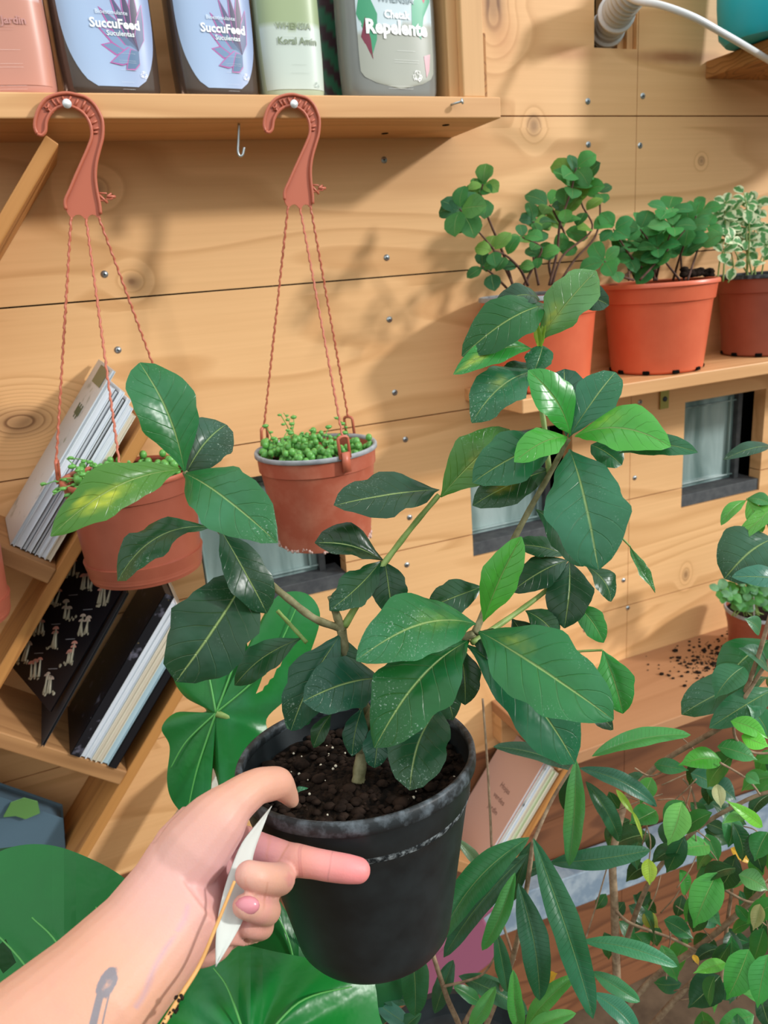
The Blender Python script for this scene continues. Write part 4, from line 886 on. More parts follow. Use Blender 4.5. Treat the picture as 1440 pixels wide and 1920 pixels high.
HL = [ # base, tip, width px, depth base, depth tip, colour, kwargs
 ((347, 888), (262, 680), 122, .413, .405, 'mid', dict(shape='obov', roll=8, pucker=.028, sag=.06, nv=22, nu=12)),
 ((342, 880), (95, 1005), 92, .413, .375, 'ol', dict(shape='ell', sag=.16, wave=.02, roll=-18, patch=[(-.2, .62, .22, YL), (.3, .75, .12, YL)])),
 ((346, 888), (520, 1018), 128, .413, .385, 'br2', dict(shape='ell', sag=.16, roll=10, wave=.012)),
 ((350, 884), (424, 796), 100, .418, .44, 'vd', dict(shape='broad', sag=.1, roll=20)),
 ((398, 988), (220, 1090), 68, .42, .40, 'dk', dict(shape='obov', sag=.22, wave=.05, roll=10)),
 ((408, 985), (500, 1150), 84, .42, .415, 'dk2', dict(shape='obov', sag=.14, roll=-8)),
 ((466, 1075), (330, 1278), 160, .426, .405, 'dk2', dict(shape='broad', sag=.14, roll=-12, pucker=.03, wave=.02)),
 ((566, 1196), (440, 1285), 62, .443, .44, 'dk', dict(shape='ell', sag=.15, roll=-20)),
 ((824, 918), (626, 948), 92, .452, .43, 'dk2', dict(shape='ell', sag=.05, cup=.08, roll=6, wave=.02)),
 ((826, 932), (956, 806), 100, .452, .455, 'ol', dict(shape='ell', sag=.1, roll=15, patch=[(.1, .5, .2, lin('8f9a3a'))])),
 ((1040, 828), (886, 905), 104, .44, .43, 'gr', dict(shape='ell', sag=.12, roll=-12)),
 ((1035, 880), (886, 948), 78, .447, .445, 'dk', dict(shape='ell', sag=.1, roll=-18, patch=[(.1, .6, .22, lin('a39a35'))])),
 ((718, 1052), (590, 1018), 66, .447, .435, 'vd', dict(shape='obov', cup=.45, sag=.1, roll=10)),
 ((722, 1053), (640, 1030), 30, .447, .455, 'vd', dict(shape='ell', cup=.3, sag=.1, roll=0)),
 ((715, 1052), (618, 1145), 68, .447, .435, 'dk', dict(shape='ell', sag=.1, roll=-12, wave=.03)),
 ((722, 1055), (735, 1150), 72, .447, .44, 'dk2', dict(shape='broad', sag=.12, roll=0, cup=.25)),
 ((640, 1188), (545, 1370), 96, .442, .43, 'blu', dict(shape='ell', sag=.14, roll=-15, wave=.02)),
 ((712, 1272), (568, 1315), 110, .44, .415, 'blu', dict(shape='broad', sag=.12, roll=-12, bite=None)),
 ((592, 1320), (538, 1366), 52, .44, .432, 'gr', dict(shape='broad', sag=.1, roll=0)),
 ((622, 1338), (588, 1402), 34, .447, .445, 'dk', dict(shape='ell', sag=.1)),
 ((680, 1325), (660, 1418), 48, .447, .44, 'blu', dict(shape='ell', sag=.12)),
 ((706, 1360), (702, 1440), 54, .442, .432, 'blu', dict(shape='broad', sag=.15)),
 ((892, 1170), (668, 1238), 132, .432, .395, 'mid', dict(shape='ell', sag=.14, roll=-6, pucker=.01, nv=22, nu=12, patch=[(0, .35, .25, lin('5f8a3c'))])),
 ((880, 1200), (702, 1402), 146, .434, .40, 'deep', dict(shape='ell', sag=.16, roll=-8, pucker=.03, wave=.015, nv=22, nu=12)),
 ((822, 1330), (768, 1482), 122, .444, .415, 'dk', dict(shape='broad', sag=.12, roll=6, pucker=.01)),
 ((860, 1208), (872, 1322), 66, .44, .435, 'dk2', dict(shape='ell', sag=.12)),
 ((896, 1183), (1150, 1350), 156, .432, .385, 'br3', dict(shape='ell', sag=.15, roll=8, pucker=.024, nv=24, nu=12, wave=.012, patch=[(-.3, .3, .16, lin('7fa040'))])),
 ((872, 1208), (1078, 1432), 124, .436, .41, 'tl', dict(shape='obov', sag=.13, roll=4, nv=20)),
 ((906, 1166), (978, 1006), 74, .43, .42, 'lt', dict(shape='ell', sag=.06, cup=.25, roll=12, pucker=.012, mat='young')),
 ((906, 1100), (802, 1140), 68, .45, .45, 'dk', dict(shape='ell', sag=.14, roll=-15)),
 ((985, 1145), (1046, 1198), 56, .455, .45, 'dk', dict(shape='ell', sag=.12)),
 ((1068, 1052), (1058, 1178), 92, .468, .45, 'dk2', dict(shape='ell', sag=.12, roll=0)),
 ((1066, 1050), (958, 1110), 66, .468, .455, 'dk2', dict(shape='ell', sag=.1, roll=-12)),
 ((1062, 1042), (962, 1022), 42, .468, .465, 'dk', dict(shape='ell', sag=.1)),
 ((1100, 1062), (1146, 1128), 44, .474, .47, 'dk', dict(shape='ell', sag=.2, roll=-30)),
 ((1180, 1022), (1228, 1112), 30, .48, .475, 'ol2', dict(shape='obov', sag=.06, cup=.5, twist=60, wave=.04)),
 ((1074, 1128), (1132, 1205), 50, .466, .46, 'br', dict(shape='ell', sag=.12, roll=10)),
 ((1130, 1219), (1168, 1338), 72, .46, .45, 'br', dict(shape='ell', sag=.1, roll=0, cup=.25, pucker=.02)),
 ((1075, 1310), (1150, 1368), 40, .45, .45, 'vd', dict(shape='ell', sag=.1)),
 ((1070, 816), (990, 694), 78, .432, .42, 'lt2', dict(shape='ell', sag=.08, cup=.1, mat='young', roll=6)),
 ((1078, 818), (1258, 838), 92, .432, .405, 'lt', dict(shape='ell', sag=.16, roll=-8, mat='young', patch=[(-.4, .3, .25, lin('7cc43c'))])),
 ((1160, 850), (1308, 848), 46, .428, .405, 'gr', dict(shape='ell', sag=.12, roll=6)),
 ((1064, 820), (964, 866), 66, .432, .412, 'lt', dict(shape='ell', sag=.12, mat='young', roll=-8)),
 ((1066, 820), (1154, 698), 84, .436, .44, 'tl', dict(shape='obov', sag=.1, roll=8)),
 ((1062, 818), (1058, 692), 88, .445, .455, 'blu', dict(shape='obov', sag=.1, roll=0)),
 ((1068, 842), (1122, 1068), 152, .432, .385, 'tl', dict(shape='obov', sag=.12, roll=4, nv=24, nu=12, wave=.012, pucker=.010)),
 ((1108, 834), (1166, 872), 56, .436, .43, 'gr', dict(shape='broad', sag=.1)),
 ((1005, 955), (1094, 1062), 68, .442, .44, 'dk', dict(shape='ell', sag=.1)),
 ((1008, 645), (1118, 508), 88, .453, .44, 'ol3', dict(shape='obov', sag=.08, roll=12, wave=.025, patch=[(-.2, .3, .25, lin('a9b445'))])),
 ((1052, 545), (1142, 572), 56, .455, .448, 'dk2', dict(shape='broad', sag=.1, roll=20)),
 ((1028, 572), (866, 668), 96, .456, .44, 'deep', dict(shape='ell', sag=.18, roll=-14, nv=20)),
 ((1012, 562), (930, 570), 44, .458, .452, 'dk2', dict(shape='broad', sag=.25, roll=0)),
 ((998, 654), (850, 702), 52, .455, .437, 'br', dict(shape='ell', sag=.16, roll=-18, patch=[(0, .8, .25, lin('b9cb4a'))])),
 ((1018, 648), (1000, 700), 54, .452, .445, 'gr', dict(shape='broad', sag=.1)),
 ((1005, 695), (884, 792), 92, .458, .44, 'gr', dict(shape='ell', sag=.12, roll=-6, wave=.02, patch=[(.2, .5, .15, lin('8fa34a'))])),
 ((1008, 690), (925, 718), 40, .462, .455, 'dk2', dict(shape='ell', sag=.16, roll=-10)),
 ((1012, 655), (1003, 600), 16, .452, .448, 'lt3', dict(shape='lance', sag=.05, cup=.4, mat='young')),
 ((1013, 655), (1022, 606), 14, .452, .448, 'lt3', dict(shape='lance', sag=.05, cup=.4, mat='young')),
 ((640, 1190), (652, 1280), 74, .446, .445, 'dk', dict(shape='ell', sag=.1)),
 ((880, 1190), (960, 1230), 60, .437, .43, 'vd', dict(shape='ell', sag=.1)),
 ((960, 1160), (1010, 1240), 70, .46, .455, 'vd', dict(shape='ell', sag=.12)),
 ((800, 1250), (850, 1350), 60, .45, .455, 'vd', dict(shape='ell', sag=.12)),
 ((560, 1490), (578, 1478), 10, .425, .422, 'gr', dict(shape='ell', sag=.5)),
]
HCOL = dict(G); HCOL.update(br2=lin('1e6634'), br3=lin('1f703c'), lt2=lin('2f9a3c'), lt3=lin('9ecb45'), ol2=lin('2f7030'), ol3=lin('5a8f50'))
for k, (b_, t_, w_, d0, d1, c_, kw) in enumerate(HL):
    kw = dict(kw); mt = kw.pop('mat', 'hero'); kw.setdefault('nv', 16); kw.setdefault('nu', 10); kw['pucker'] = max(kw.get('pucker', 0)*1.6, .045); kw['wave'] = kw.get('wave', .0)+.034
    mb = MB(); pleaf(mb, b_, t_, w_, d0, d1, HCOL[c_], seed=k+1, **kw)
    mb.v = [tuple(Vector(p)-H0) for p in mb.v]; mb.build('leaf', M[mt], hero)
# ================================================================== ARM AND HAND
SK = MB()
def ell_loft(rings, seg=28):
    """rings: centre px, depth, half width px, direction of width (image angle), thickness m"""
    vs = []; fs = []; R_ = []
    for (x, y, d, hw, ang, th) in rings:
        c = dep(x, y, d); a = math.radians(ang); w = (CR*math.cos(a)-CU*math.sin(a)); t = (CAMV-c).normalized(); w = (w-t*w.dot(t)).normalized()
        R_.append((c, w*(hw*d/F), t*th))
    # resample
    rr = []
    for i in range(len(R_)-1):
        for k in range(6):
            t = k/6; f_ = lambda j: tuple(R_[i][j].lerp(R_[i+1][j], t) for _ in [0])[0]
            rr.append((f_(0), f_(1), f_(2)))
    rr.append(R_[-1])
    for c, w, t in rr:
        for k in range(seg):
            a = 2*math.pi*k/seg; vs.append(c+w*math.cos(a)+t*math.sin(a))
    for i in range(len(rr)-1):
        for k in range(seg):
            k2 = (k+1) % seg; fs.append((i*seg+k, i*seg+k2, (i+1)*seg+k2, (i+1)*seg+k))
    fs.append(tuple(range(seg))[::-1]); fs.append(tuple((len(rr)-1)*seg+k for k in range(seg)))
    SK.add(vs, fs)
def chain(pts, n=7):
    P = [dep(x, y, d) for x, y, d, r in pts]; Rr = [r*d/F for x, y, d, r in pts]
    sp = spline(P, n); rs = []
    for i in range(len(pts)-1): rs += [lerp(Rr[i], Rr[i+1], k/n) for k in range(n)]
    rs.append(Rr[-1]); SK.tube(sp, rs, 16)
    SK.ball(sp[0], rs[0], 16, 12); SK.ball(sp[-1], rs[-1], 16, 12)
# forearm: rings run from beyond the lower left corner to the wrist
ell_loft([(-170, 2190, .285, 165, 45, .027), (-20, 2050, .295, 155, 46, .0265), (95, 1945, .308, 140, 47, .026), (192, 1853, .322, 122, 47, .0245), (276, 1762, .338, 107, 46, .0215), (325, 1700, .348, 104, 48, .0195), (352, 1665, .353, 110, 52, .018)])
# palm with thumb base and heel
ell_loft([(325, 1705, .350, 106, 50, .019), (365, 1662, .357, 124, 58, .018), (400, 1640, .371, 138, 66, .0155), (432, 1640, .388, 126, 74, .0135), (462, 1655, .400, 104, 80, .011), (486, 1662, .407, 86, 84, .008)])
chain([(262, 1735, .350, 56), (318, 1655, .354, 66), (370, 1584, .358, 68), (410, 1535, .362, 58), (440, 1504, .368, 42), (478, 1477, .377, 34), (505, 1470, .385, 32), (522, 1470, .391, 30), (538, 1487, .398, 20), (547, 1501, .402, 14)])
chain([(395, 1755, .357, 48), (372, 1762, .351, 48), (345, 1745, .347, 52)])
chain([(425, 1735, .372, 42), (390, 1750, .360, 50)])
# index finger straight along the pot
chain([(455, 1590, .392, 40), (490, 1597, .390, 33), (535, 1609, .386, 29.5), (556, 1613, .384, 30), (590, 1619, .381, 27.5), (617, 1624, .380, 27.5), (650, 1629, .379, 26.5), (671, 1632, .380, 24)])
# curled fingers
chain([(470, 1640, .400, 32), (505, 1645, .388, 32), (524, 1648, .374, 30), (508, 1648, .356, 29), (484, 1645, .347, 28), (466, 1640, .345, 26)])
chain([(460, 1690, .398, 31), (488, 1700, .384, 30), (500, 1708, .366, 27), (484, 1706, .350, 25), (464, 1701, .342, 23), (457, 1699, .341, 22)])
chain([(440, 1730, .392, 30), (472, 1738, .382, 26), (491, 1738, .372, 23), (478, 1738, .361, 22), (462, 1736, .356, 20)])
person = empty('person', dep(192, 1853, .322), 'person with a bare forearm and small grey tattoo, holding the black pot', 'person')
sm_ = mat('skin', 'dcab92', .5, .4, sss=.0); g = NG(sm_)
sm_.node_tree.nodes['Principled BSDF'].inputs['Subsurface Weight'].default_value = .25
sm_.node_tree.nodes['Principled BSDF'].inputs['Subsurface Radius'].default_value = (.008, .003, .0015)
sm_.node_tree.nodes['Principled BSDF'].inputs['Subsurface Scale'].default_value = .6
geo = g.n('ShaderNodeTexCoord').outputs['Object']
base = g.mix(g.math('MULTIPLY', g.noise(geo, 28, 3, .6), .6), lin('cd9a7d'), lin('c38f84'))
base = g.mix(g.math('MULTIPLY', g.math('SUBTRACT', g.noise(geo, 75, 3, .6), .52, clamp=True), .9, clamp=True), base, lin('c0857a'))
def spot(px, d, r, col, st):
    """soft flush of colour that belongs to the skin at that place"""
    global base
    c = dep(px[0], px[1], d); sb = g.n('ShaderNodeVectorMath', operation='DISTANCE'); g.l(geo, sb.inputs[0]); sb.inputs[1].default_value = c
    f_ = g.math('MULTIPLY', g.math('SUBTRACT', 1.0, g.math('DIVIDE', sb.outputs['Value'], r), clamp=True), st, clamp=True)
    base = g.mix(f_, base, lin(col))
spot((660, 1630), .38, .030, 'e08585', 1.3); spot((600, 1620), .38, .022, 'e59c98', .7); spot((500, 1595), .39, .022, 'df8f92', 1.0)
spot((465, 1699), .35, .012, 'e0838f', 1.3); spot((460, 1644), .35, .007, 'e6c39c', .9); spot((480, 1738), .36, .012, 'cf8f80', .8)
spot((430, 1600), .37, .035, 'b98fa2', .8); spot((340, 1640), .35, .050, 'cfa3a6', .6); spot((395, 1720), .36, .035, 'c98d8a', .8); spot((500, 1460), .385, .03, 'd09a86', .6)
def axisval(origin, direction):
    sb = g.n('ShaderNodeVectorMath', operation='SUBTRACT'); g.l(geo, sb.inputs[0]); sb.inputs[1].default_value = origin
    dt = g.n('ShaderNodeVectorMath', operation='DOT_PRODUCT'); g.l(sb.outputs[0], dt.inputs[0]); dt.inputs[1].default_value = direction; return dt.outputs['Value']
T0 = dep(190, 1862, .298); kpx = F/.298
tx = g.math('MULTIPLY', axisval(T0, CR), kpx); ty = g.math('MULTIPLY', axisval(T0, CU), -kpx)
wob = g.math('MULTIPLY', g.math('SUBTRACT', g.noise(geo, 500, 2), .5), .5)
hx = g.math('DIVIDE', tx, 15.0); hy = g.math('DIVIDE', ty, 18.0)
hd = g.math('ADD', g.math('SQRT', g.math('ADD', g.math('MULTIPLY', hx, hx), g.math('MULTIPLY', hy, hy))), wob)
headm = g.math('MULTIPLY', g.math('SUBTRACT', 1.15, hd, clamp=True), 6.0, clamp=True)
xs_ = g.math('ADD', tx, g.math('MULTIPLY', ty, .10))
lft = g.math('MULTIPLY', g.math('SUBTRACT', 7.5, g.math('ABSOLUTE', g.math('ADD', xs_, 6.0)), clamp=False), .5, clamp=True)
rgt = g.math('MULTIPLY', g.math('SUBTRACT', 2.2, g.math('ABSOLUTE', g.math('SUBTRACT', xs_, 9.0)), clamp=False), .6, clamp=True)
below = g.math('MULTIPLY', g.math('ADD', ty, 2.0), .3, clamp=True)
stm = g.math('MULTIPLY', g.math('MAXIMUM', lft, rgt), below)
tat = g.math('MULTIPLY', g.math('MAXIMUM', headm, stm), .82)
cen_ = g.math('MULTIPLY', g.math('SUBTRACT', .45, g.math('ADD', hd, wob), clamp=True), 1.2, clamp=True)
tat = g.math('SUBTRACT', tat, cen_, clamp=True)
# faint tendon and vein lines on the inner wrist
def vein(p0, p1, wd, col, st):
    global base
    a, b_ = dep(*p0), dep(*p1); ax = (b_-a); L = ax.length; ax.normalize(); sd_ = (CF.cross(ax)).normalized()
    v_ = axisval(a, sd_); al = axisval(a, ax)
    f_ = g.math('SUBTRACT', 1.0, g.math('DIVIDE', g.math('ABSOLUTE', g.math('ADD', v_, g.math('MULTIPLY', g.math('SUBTRACT', g.noise(geo, 30, 2), .5), .012))), wd), clamp=True)
    m2 = g.math('MULTIPLY', g.math('MULTIPLY', g.math('DIVIDE', al, L*.15), 1.0, clamp=True), g.math('DIVIDE', g.math('SUBTRACT', L, al), L*.15), clamp=True)
    m2 = g.math('MULTIPLY', g.math('MINIMUM', m2, 1.0), g.math('GREATER_THAN', al, 0.0))
    base = g.mix(g.math('MULTIPLY', g.math('MULTIPLY', f_, m2), st), base, lin(col))
for a_, b_ in (((556, 1588, .382), (566, 1642, .382)), ((560, 1588, .382), (570, 1642, .382)), ((616, 1598, .377), (617, 1652, .377))): vein(a_, b_, .0007, 'c27f7c', .7)
vein((520, 1622, .36), (505, 1675, .36), .0009, 'b9806a', .6); vein((470, 1622, .35), (480, 1672, .35), .0012, 'c98a78', .5)
vein((245, 1890, .31), (330, 1745, .33), .0022, 'a58a9a', .55); vein((330, 1745, .33), (350, 1690, .335), .002, 'a58aa0', .4)
base = g.mix(tat, base, lin('5d6a78'))
g.l(base, g.b.inputs['Base Color'])
g.bump(g.math('ADD', g.noise(geo, 900, 2), g.math('MULTIPLY', g.noise(geo, 120, 3), 1.2)), .12, .0008)
arm = SK.build('body', sm_, None); adopt(arm, person)
r_ = arm.modifiers.new('remesh', 'REMESH'); r_.mode = 'VOXEL'; r_.voxel_size = .0009; r_.use_smooth_shade = True
s2 = arm.modifiers.new('smooth', 'SMOOTH'); s2.factor = .5; s2.iterations = 5
nm_ = mat('nail', 'c77f88', .25, .5)
mb = MB(); mb.ball((0, 0, 0), .0046, 14, 10, (1.25, .9, .75)); fn = mb.build('fingernail', nm_, None, loc=dep(463, 1698, .3392), rot=(cam.matrix_world.to_3x3().to_euler()))
adopt(fn, person)
# plant tag: curved white card and its wooden stick, pinched in the hand
lab_ = empty('plant_tag', dep(437, 1655, .36), 'white card tag on a thin muddy wooden stick, pinched by the curled fingers', 'plant tag')
Lf = [(508, 1512, .396), (480, 1545, .382), (452, 1582, .369), (432, 1630, .356), (418, 1675, .347), (408, 1722, .340), (404, 1765, .336), (404, 1812, .334)]
Rt = [(509, 1513, .396), (489, 1560, .384), (474, 1605, .372), (468, 1650, .362), (466, 1690, .353), (457, 1722, .346), (434, 1766, .339), (405, 1813, .334)]
mb = MB(); vs = []; A_ = spline([dep(*p) for p in Lf], 4); B_ = spline([dep(*p) for p in Rt], 4)
for a, b_ in zip(A_, B_):
    for k in range(5): vs.append(a.lerp(b_, k/4)+CF*(.0015*math.sin(math.pi*k/4)))
fs = [(i*5+k, i*5+k+1, (i+1)*5+k+1, (i+1)*5+k) for i in range(len(A_)-1) for k in range(4)]
mb.add(vs, fs); o = mb.build('card', mat('card_stock', 'c6cac4', .55, .3)); adopt(o, lab_); sl = o.modifiers.new('solid', 'SOLIDIFY'); sl.thickness = .0005
mud = noisy('bamboo', 'cf9f62', 'c08c50', 60, .6, .3, .1); g2 = NG(mud); co = g2.n('ShaderNodeTexCoord').outputs['Object']
mp = [dep(440, 1652, .340), dep(406, 1735, .330), dep(375, 1808, .322), (dep(340, 1865, .312)), dep(300, 1930, .302), dep(262, 1990, .295)]
sp = spline(mp, 10); mb = MB(); mb.tube(sp, [lerp(.0007, .0012, i/len(sp)) for i in range(len(sp))], 8); adopt(mb.build('stick', mud), lab_)
mb = MB(); rm = random.Random(5)
for k in range(70):
    t = rm.uniform(.55, 1)**.8; p = sp[min(len(sp)-1, int(t*(len(sp)-1)))]; mb.ball(p+Vector((rm.gauss(0, .0006), rm.gauss(0, .0006), rm.gauss(0, .0006))), rm.uniform(.0004, .0010), 6, 4)
o = mb.build('mud', M['crumb']); adopt(o, lab_); o['kind'] = 'stuff'
# ================================================================== MONSTERA
def bigleaf(center, outline, d0, gx, gy, bulge, col, root, name='leaf', holes=(), veins=(), NRR=26, dens=6, ridge=.0):
    """blade built around its petiole joint; outline in photo pixels, depth plane plus bulge"""
    cx, cy = center; pts = [Vector((x, y, 0)) for x, y in outline]; n = len(pts)
    ol = []
    for i in range(n):
        p0, p1, p2, p3 = pts[i-1], pts[i], pts[(i+1) % n], pts[(i+2) % n]
        for k in range(dens):
            t = k/dens; ol.append(.5*((2*p1)+(p2-p0)*t+(2*p0-5*p1+4*p2-p3)*t*t+(3*p1-p0-3*p2+p3)*t*t*t))
    R0 = Vector(root.location); vs = []; cols = []; uvs = []; px = []
    c0 = mixc(col, (col[0]*1.8, col[1]*1.35, col[2]*1.0), .6)
    for j in range(NRR+1):
        r = j/NRR
        for i, q in enumerate(ol):
            x = lerp(cx, q.x, r); y = lerp(cy, q.y, r); ang = math.atan2(y-cy, x-cx)
            dd = d0+gx*(x-cx)/1000+gy*(y-cy)/1000+bulge*r*r+ridge*math.sin(ang*9)*r*(1.2-r)
            vs.append(dep(x, y, dd)-R0); px.append((x, y)); uvs.append((.5+(x-cx)/1000, .5+(y-cy)/1000)); cols.append(mixc(col, c0, max(0, math.sin(ang*3+r*4))*.6))
    m_ = len(ol); fs = []
    for j in range(NRR):
        for i in range(m_):
            i2 = (i+1) % m_; f = (j*m_+i, j*m_+i2, (j+1)*m_+i2, (j+1)*m_+i)
            fx = sum(px[q][0] for q in f)/4; fy = sum(px[q][1] for q in f)/4
            if any(((fx-hx_)*math.cos(an)+(fy-hy_)*math.sin(an))**2/ra**2+(-(fx-hx_)*math.sin(an)+(fy-hy_)*math.cos(an))**2/rb_**2 < 1 for hx_, hy_, ra, rb_, an in holes): continue
            fs.append(f)
    mb = MB(); mb.add(vs, fs, 0, uvs, cols); lo = mb.build(name, M['mon'], root)
    for v_ in veins:
        P = [dep(x, y, d0+gx*(x-cx)/1000+gy*(y-cy)/1000-.0006+bulge*min(1, math.hypot(x-cx, y-cy)/max(1, math.hypot(v_[-1][0]-cx, v_[-1][1]-cy)))**2*v_[0][2])-R0 for x, y, *_ in [(q[0], q[1]) for q in v_]]
        mb = MB(); sp = spline(P, 8); mb.tube(sp, [lerp(.0010, .0004, i/len(sp)) for i in range(len(sp))], 6); mb.build('vein', M['veing'], lo)
    return lo
M['veing'] = mat('vein_green', '4f9a4a', .45)
mon = empty('monstera', dep(520, 1990, .56), 'large split-leaf plant with big glossy leaves around and behind the forearm', 'plant')
MR = Vector(mon.location)
bigleaf((405, 1337), [(500, 1348), (545, 1300), (585, 1215), (600, 1150), (572, 1112), (520, 1118), (480, 1180), (466, 1215), (452, 1165), (400, 1150), (345, 1185), (325, 1262), (345, 1305), (384, 1328), (378, 1336), (330, 1336), (303, 1365), (318, 1400), (313, 1460), (322, 1500), (350, 1530), (386, 1532), (397, 1470), (399, 1440), (410, 1475), (420, 1540), (470, 1520), (500, 1440), (510, 1390)],
        .60, .0, -.05, .012, lin('1b7434'), mon, holes=((507, 1262, 48, 7, -1.0),), veins=[[(405, 1337, .6), (385, 1240), (360, 1190)], [(405, 1337, .6), (440, 1240), (450, 1180)], [(405, 1337, .6), (500, 1250), (560, 1130)], [(405, 1337, .6), (350, 1390), (320, 1440)], [(405, 1337, .6), (370, 1440), (352, 1520)]])
mb = MB(); mb.tube([p-MR for p in spline([dep(405, 1337, .60), dep(440, 1350, .605), (dep(480, 1380, .62)), dep(560, 1600, .66), dep(560, 1990, .60)], 8)], .0028, 10); mb.build('petiole', M['stemg'], mon)
bigleaf((120, 2010), [(250, 1990), (330, 1930), (330, 1800), (300, 1715), (238, 1650), (170, 1610), (90, 1584), (10, 1592), (-60, 1640), (-160, 1740), (-240, 1900), (-150, 2080), (60, 2150)],
        .44, .05, -.10, .03, lin('137030'), mon, holes=((2, 1792, 24, 24, 0),), veins=[[(120, 2010, .2), (60, 1830), (-40, 1720)], [(120, 2010, .2), (120, 1800), (60, 1720)], [(120, 2010, .2), (200, 1850), (180, 1700)]], ridge=.004)
bigleaf((470, 1980), [(760, 1990), (735, 1960), (712, 1905), (704, 1850), (688, 1812), (600, 1800), (520, 1785), (450, 1772), (400, 1790), (350, 1828), (290, 1880), (250, 1960), (300, 2080), (470, 2120), (680, 2090)],
        .46, .03, -.16, .02, lin('12762f'), mon, veins=[[(470, 1980, .2), (560, 1880), (660, 1850)], [(470, 1980, .2), (430, 1860), (400, 1815)]], ridge=.007)
bigleaf((560, 1850), [(620, 1800), (590, 1765), (555, 1735), (525, 1690), (500, 1655), (470, 1690), (455, 1760), (440, 1830), (500, 1890), (590, 1900), (640, 1870)],
        .56, .0, -.05, .01, lin('0f5a26'), mon, holes=((560, 1768, 30, 4, .6),), veins=[[(560, 1850, .2), (540, 1760), (505, 1690)]])
bigleaf((640, 1870), [(760, 1840), (720, 1800), (660, 1770), (600, 1755), (540, 1740), (520, 1790), (560, 1860), (620, 1930), (720, 1920)],
        .62, .0, -.05, .01, lin('1a5530'), mon, veins=[[(640, 1870, .2), (600, 1800), (560, 1760)]])
bigleaf((20, 1850), [(160, 1850), (150, 1750), (90, 1660), (60, 1600), (20, 1588), (-60, 1620), (-140, 1760), (-80, 1950), (80, 1990)],
        .60, .0, -.05, .01, lin('0a3f1a'), mon)
# ================================================================== LONG-LEAVED PLANT
al = empty('potted_shrub', dep(880, 2230, .80), 'shrub with long narrow drooping leaves, growing below and right of the black pot', 'potted plant')
AR = Vector(al.location)
AL = [((1080, 1424), (1067, 1624), 44, .60, .58, '3f8a3c', 0, 0), ((1086, 1440), (1232, 1512), 38, .62, .62, '24604a', 10, 0), ((1098, 1465), (1162, 1578), 40, .64, .64, '1c5a34', 0, 0), ((1085, 1448), (925, 1400), 36, .62, .63, '1d4a36', 10, 0),
      ((1110, 1418), (1295, 1378), 40, .60, .60, '46994c', -10, 0), ((1000, 1572), (1112, 1910), 66, .57, .54, '17603a', 0, 0), ((1030, 1618), (1220, 1594), 46, .60, .59, '1d6040', 10, 0), ((992, 1570), (822, 1765), 66, .58, .56, '1d6a3a', 0, 0),
      ((990, 1600), (832, 1795), 50, .61, .60, '1a5035', 0, 0), ((966, 1636), (904, 1782), 38, .58, .57, '46984a', 0, 0), ((972, 1656), (1012, 1876), 64, .59, .57, '155234', 0, 0), ((1090, 1764), (1270, 1812), 36, .61, .60, '3a8a5c', 12, 0),
      ((1110, 1822), (1200, 1878), 36, .62, .61, '3c8a56', 12, 0), ((1112, 1862), (1200, 1945), 44, .60, .59, '2b7a5a', 0, 0), ((764, 1745), (778, 1905), 62, .62, .61, '15592e', 0, 0), ((930, 1745), (952, 1860), 36, .60, .60, '1a5a34', 0, 0),
      ((985, 1930), (1082, 1828), 38, .58, .57, '55a84c', -10, 0), ((978, 1935), (962, 1818), 36, .58, .57, '4a9f46', 0, 0), ((985, 1935), (1080, 1900), 34, .57, .56, '5bb052', 0, 0), ((880, 1930), (930, 1850), 34, .60, .60, '4f9f46', 0, 0),
      ((690, 1850), (768, 1880), 40, .64, .63, '14482c', 0, 0), ((700, 1875), (770, 1925), 38, .63, .62, '3a6f60', 0, 0), ((640, 1800), (720, 1850), 34, .66, .65, '2c6048', 0, 0), ((852, 1570), (910, 1645), 26, .66, .67, '5f7d5c', 0, 0),
      ((900, 1880), (850, 1850), 30, .64, .63, '2c6b38', 0, 0), ((1000, 1575), (960, 1690), 34, .62, .62, '164a2e', 0, 0), ((860, 1830), (990, 1900), 50, .66, .66, '1f5a34', 0, 0), ((1040, 1620), (950, 1660), 30, .63, .63, '164a2e', 0, 0),
      ((720, 1780), (640, 1900), 44, .66, .65, '14502c', 0, 0), ((790, 1900), (740, 1960), 40, .62, .62, '1a5a34', 0, 0), ((815, 1900), (850, 1800), 40, .68, .69, '15482a', 0, 0), ((1075, 1440), (1060, 1520), 30, .66, .67, '15482a', 0, 0)]
for k, (b_, t_, w_, d0, d1, c_, roll, _) in enumerate(AL):
    mb = MB(); pleaf(mb, b_, t_, w_*.9, d0, d1, mixc(lin(c_), (0, .02, 0), .15), roll=roll, shape='lance', sag=.10, cup=.30, nv=18, nu=8, seed=k+77, wave=.02)
    mb.v = [tuple(Vector(p)-AR) for p in mb.v]; mb.build('leaf', M['lance'], al)
def hst(root, px, rad, m_='twig', name='stem'):
    R0 = Vector(root.location); sp = spline([dep(*p)-R0 for p in px], 8); N = len(sp); mb = MB(); mb.tube(sp, [lerp(rad[0], rad[1], i/N) for i in range(N)], 8); return mb.build(name, M[m_], root)
hst(al, [(880, 2130, .78), (870, 1960, .72), (838, 1870, .67), (812, 1790, .65), (800, 1740, .645)], (.003, .0015))
hst(al, [(870, 2130, .78), (900, 1960, .70), (960, 1800, .64), (985, 1680, .61), (1000, 1575, .60)], (.003, .0016))
hst(al, [(1000, 1578, .60), (1035, 1500, .61), (1078, 1430, .61)], (.0016, .0012))
hst(al, [(922, 1590, .66), (915, 1450, .66), (905, 1310, .66)], (.0012, .001)); hst(al, [(922, 1590, .66), (935, 1700, .66), (965, 1800, .66)], (.0014, .0012))
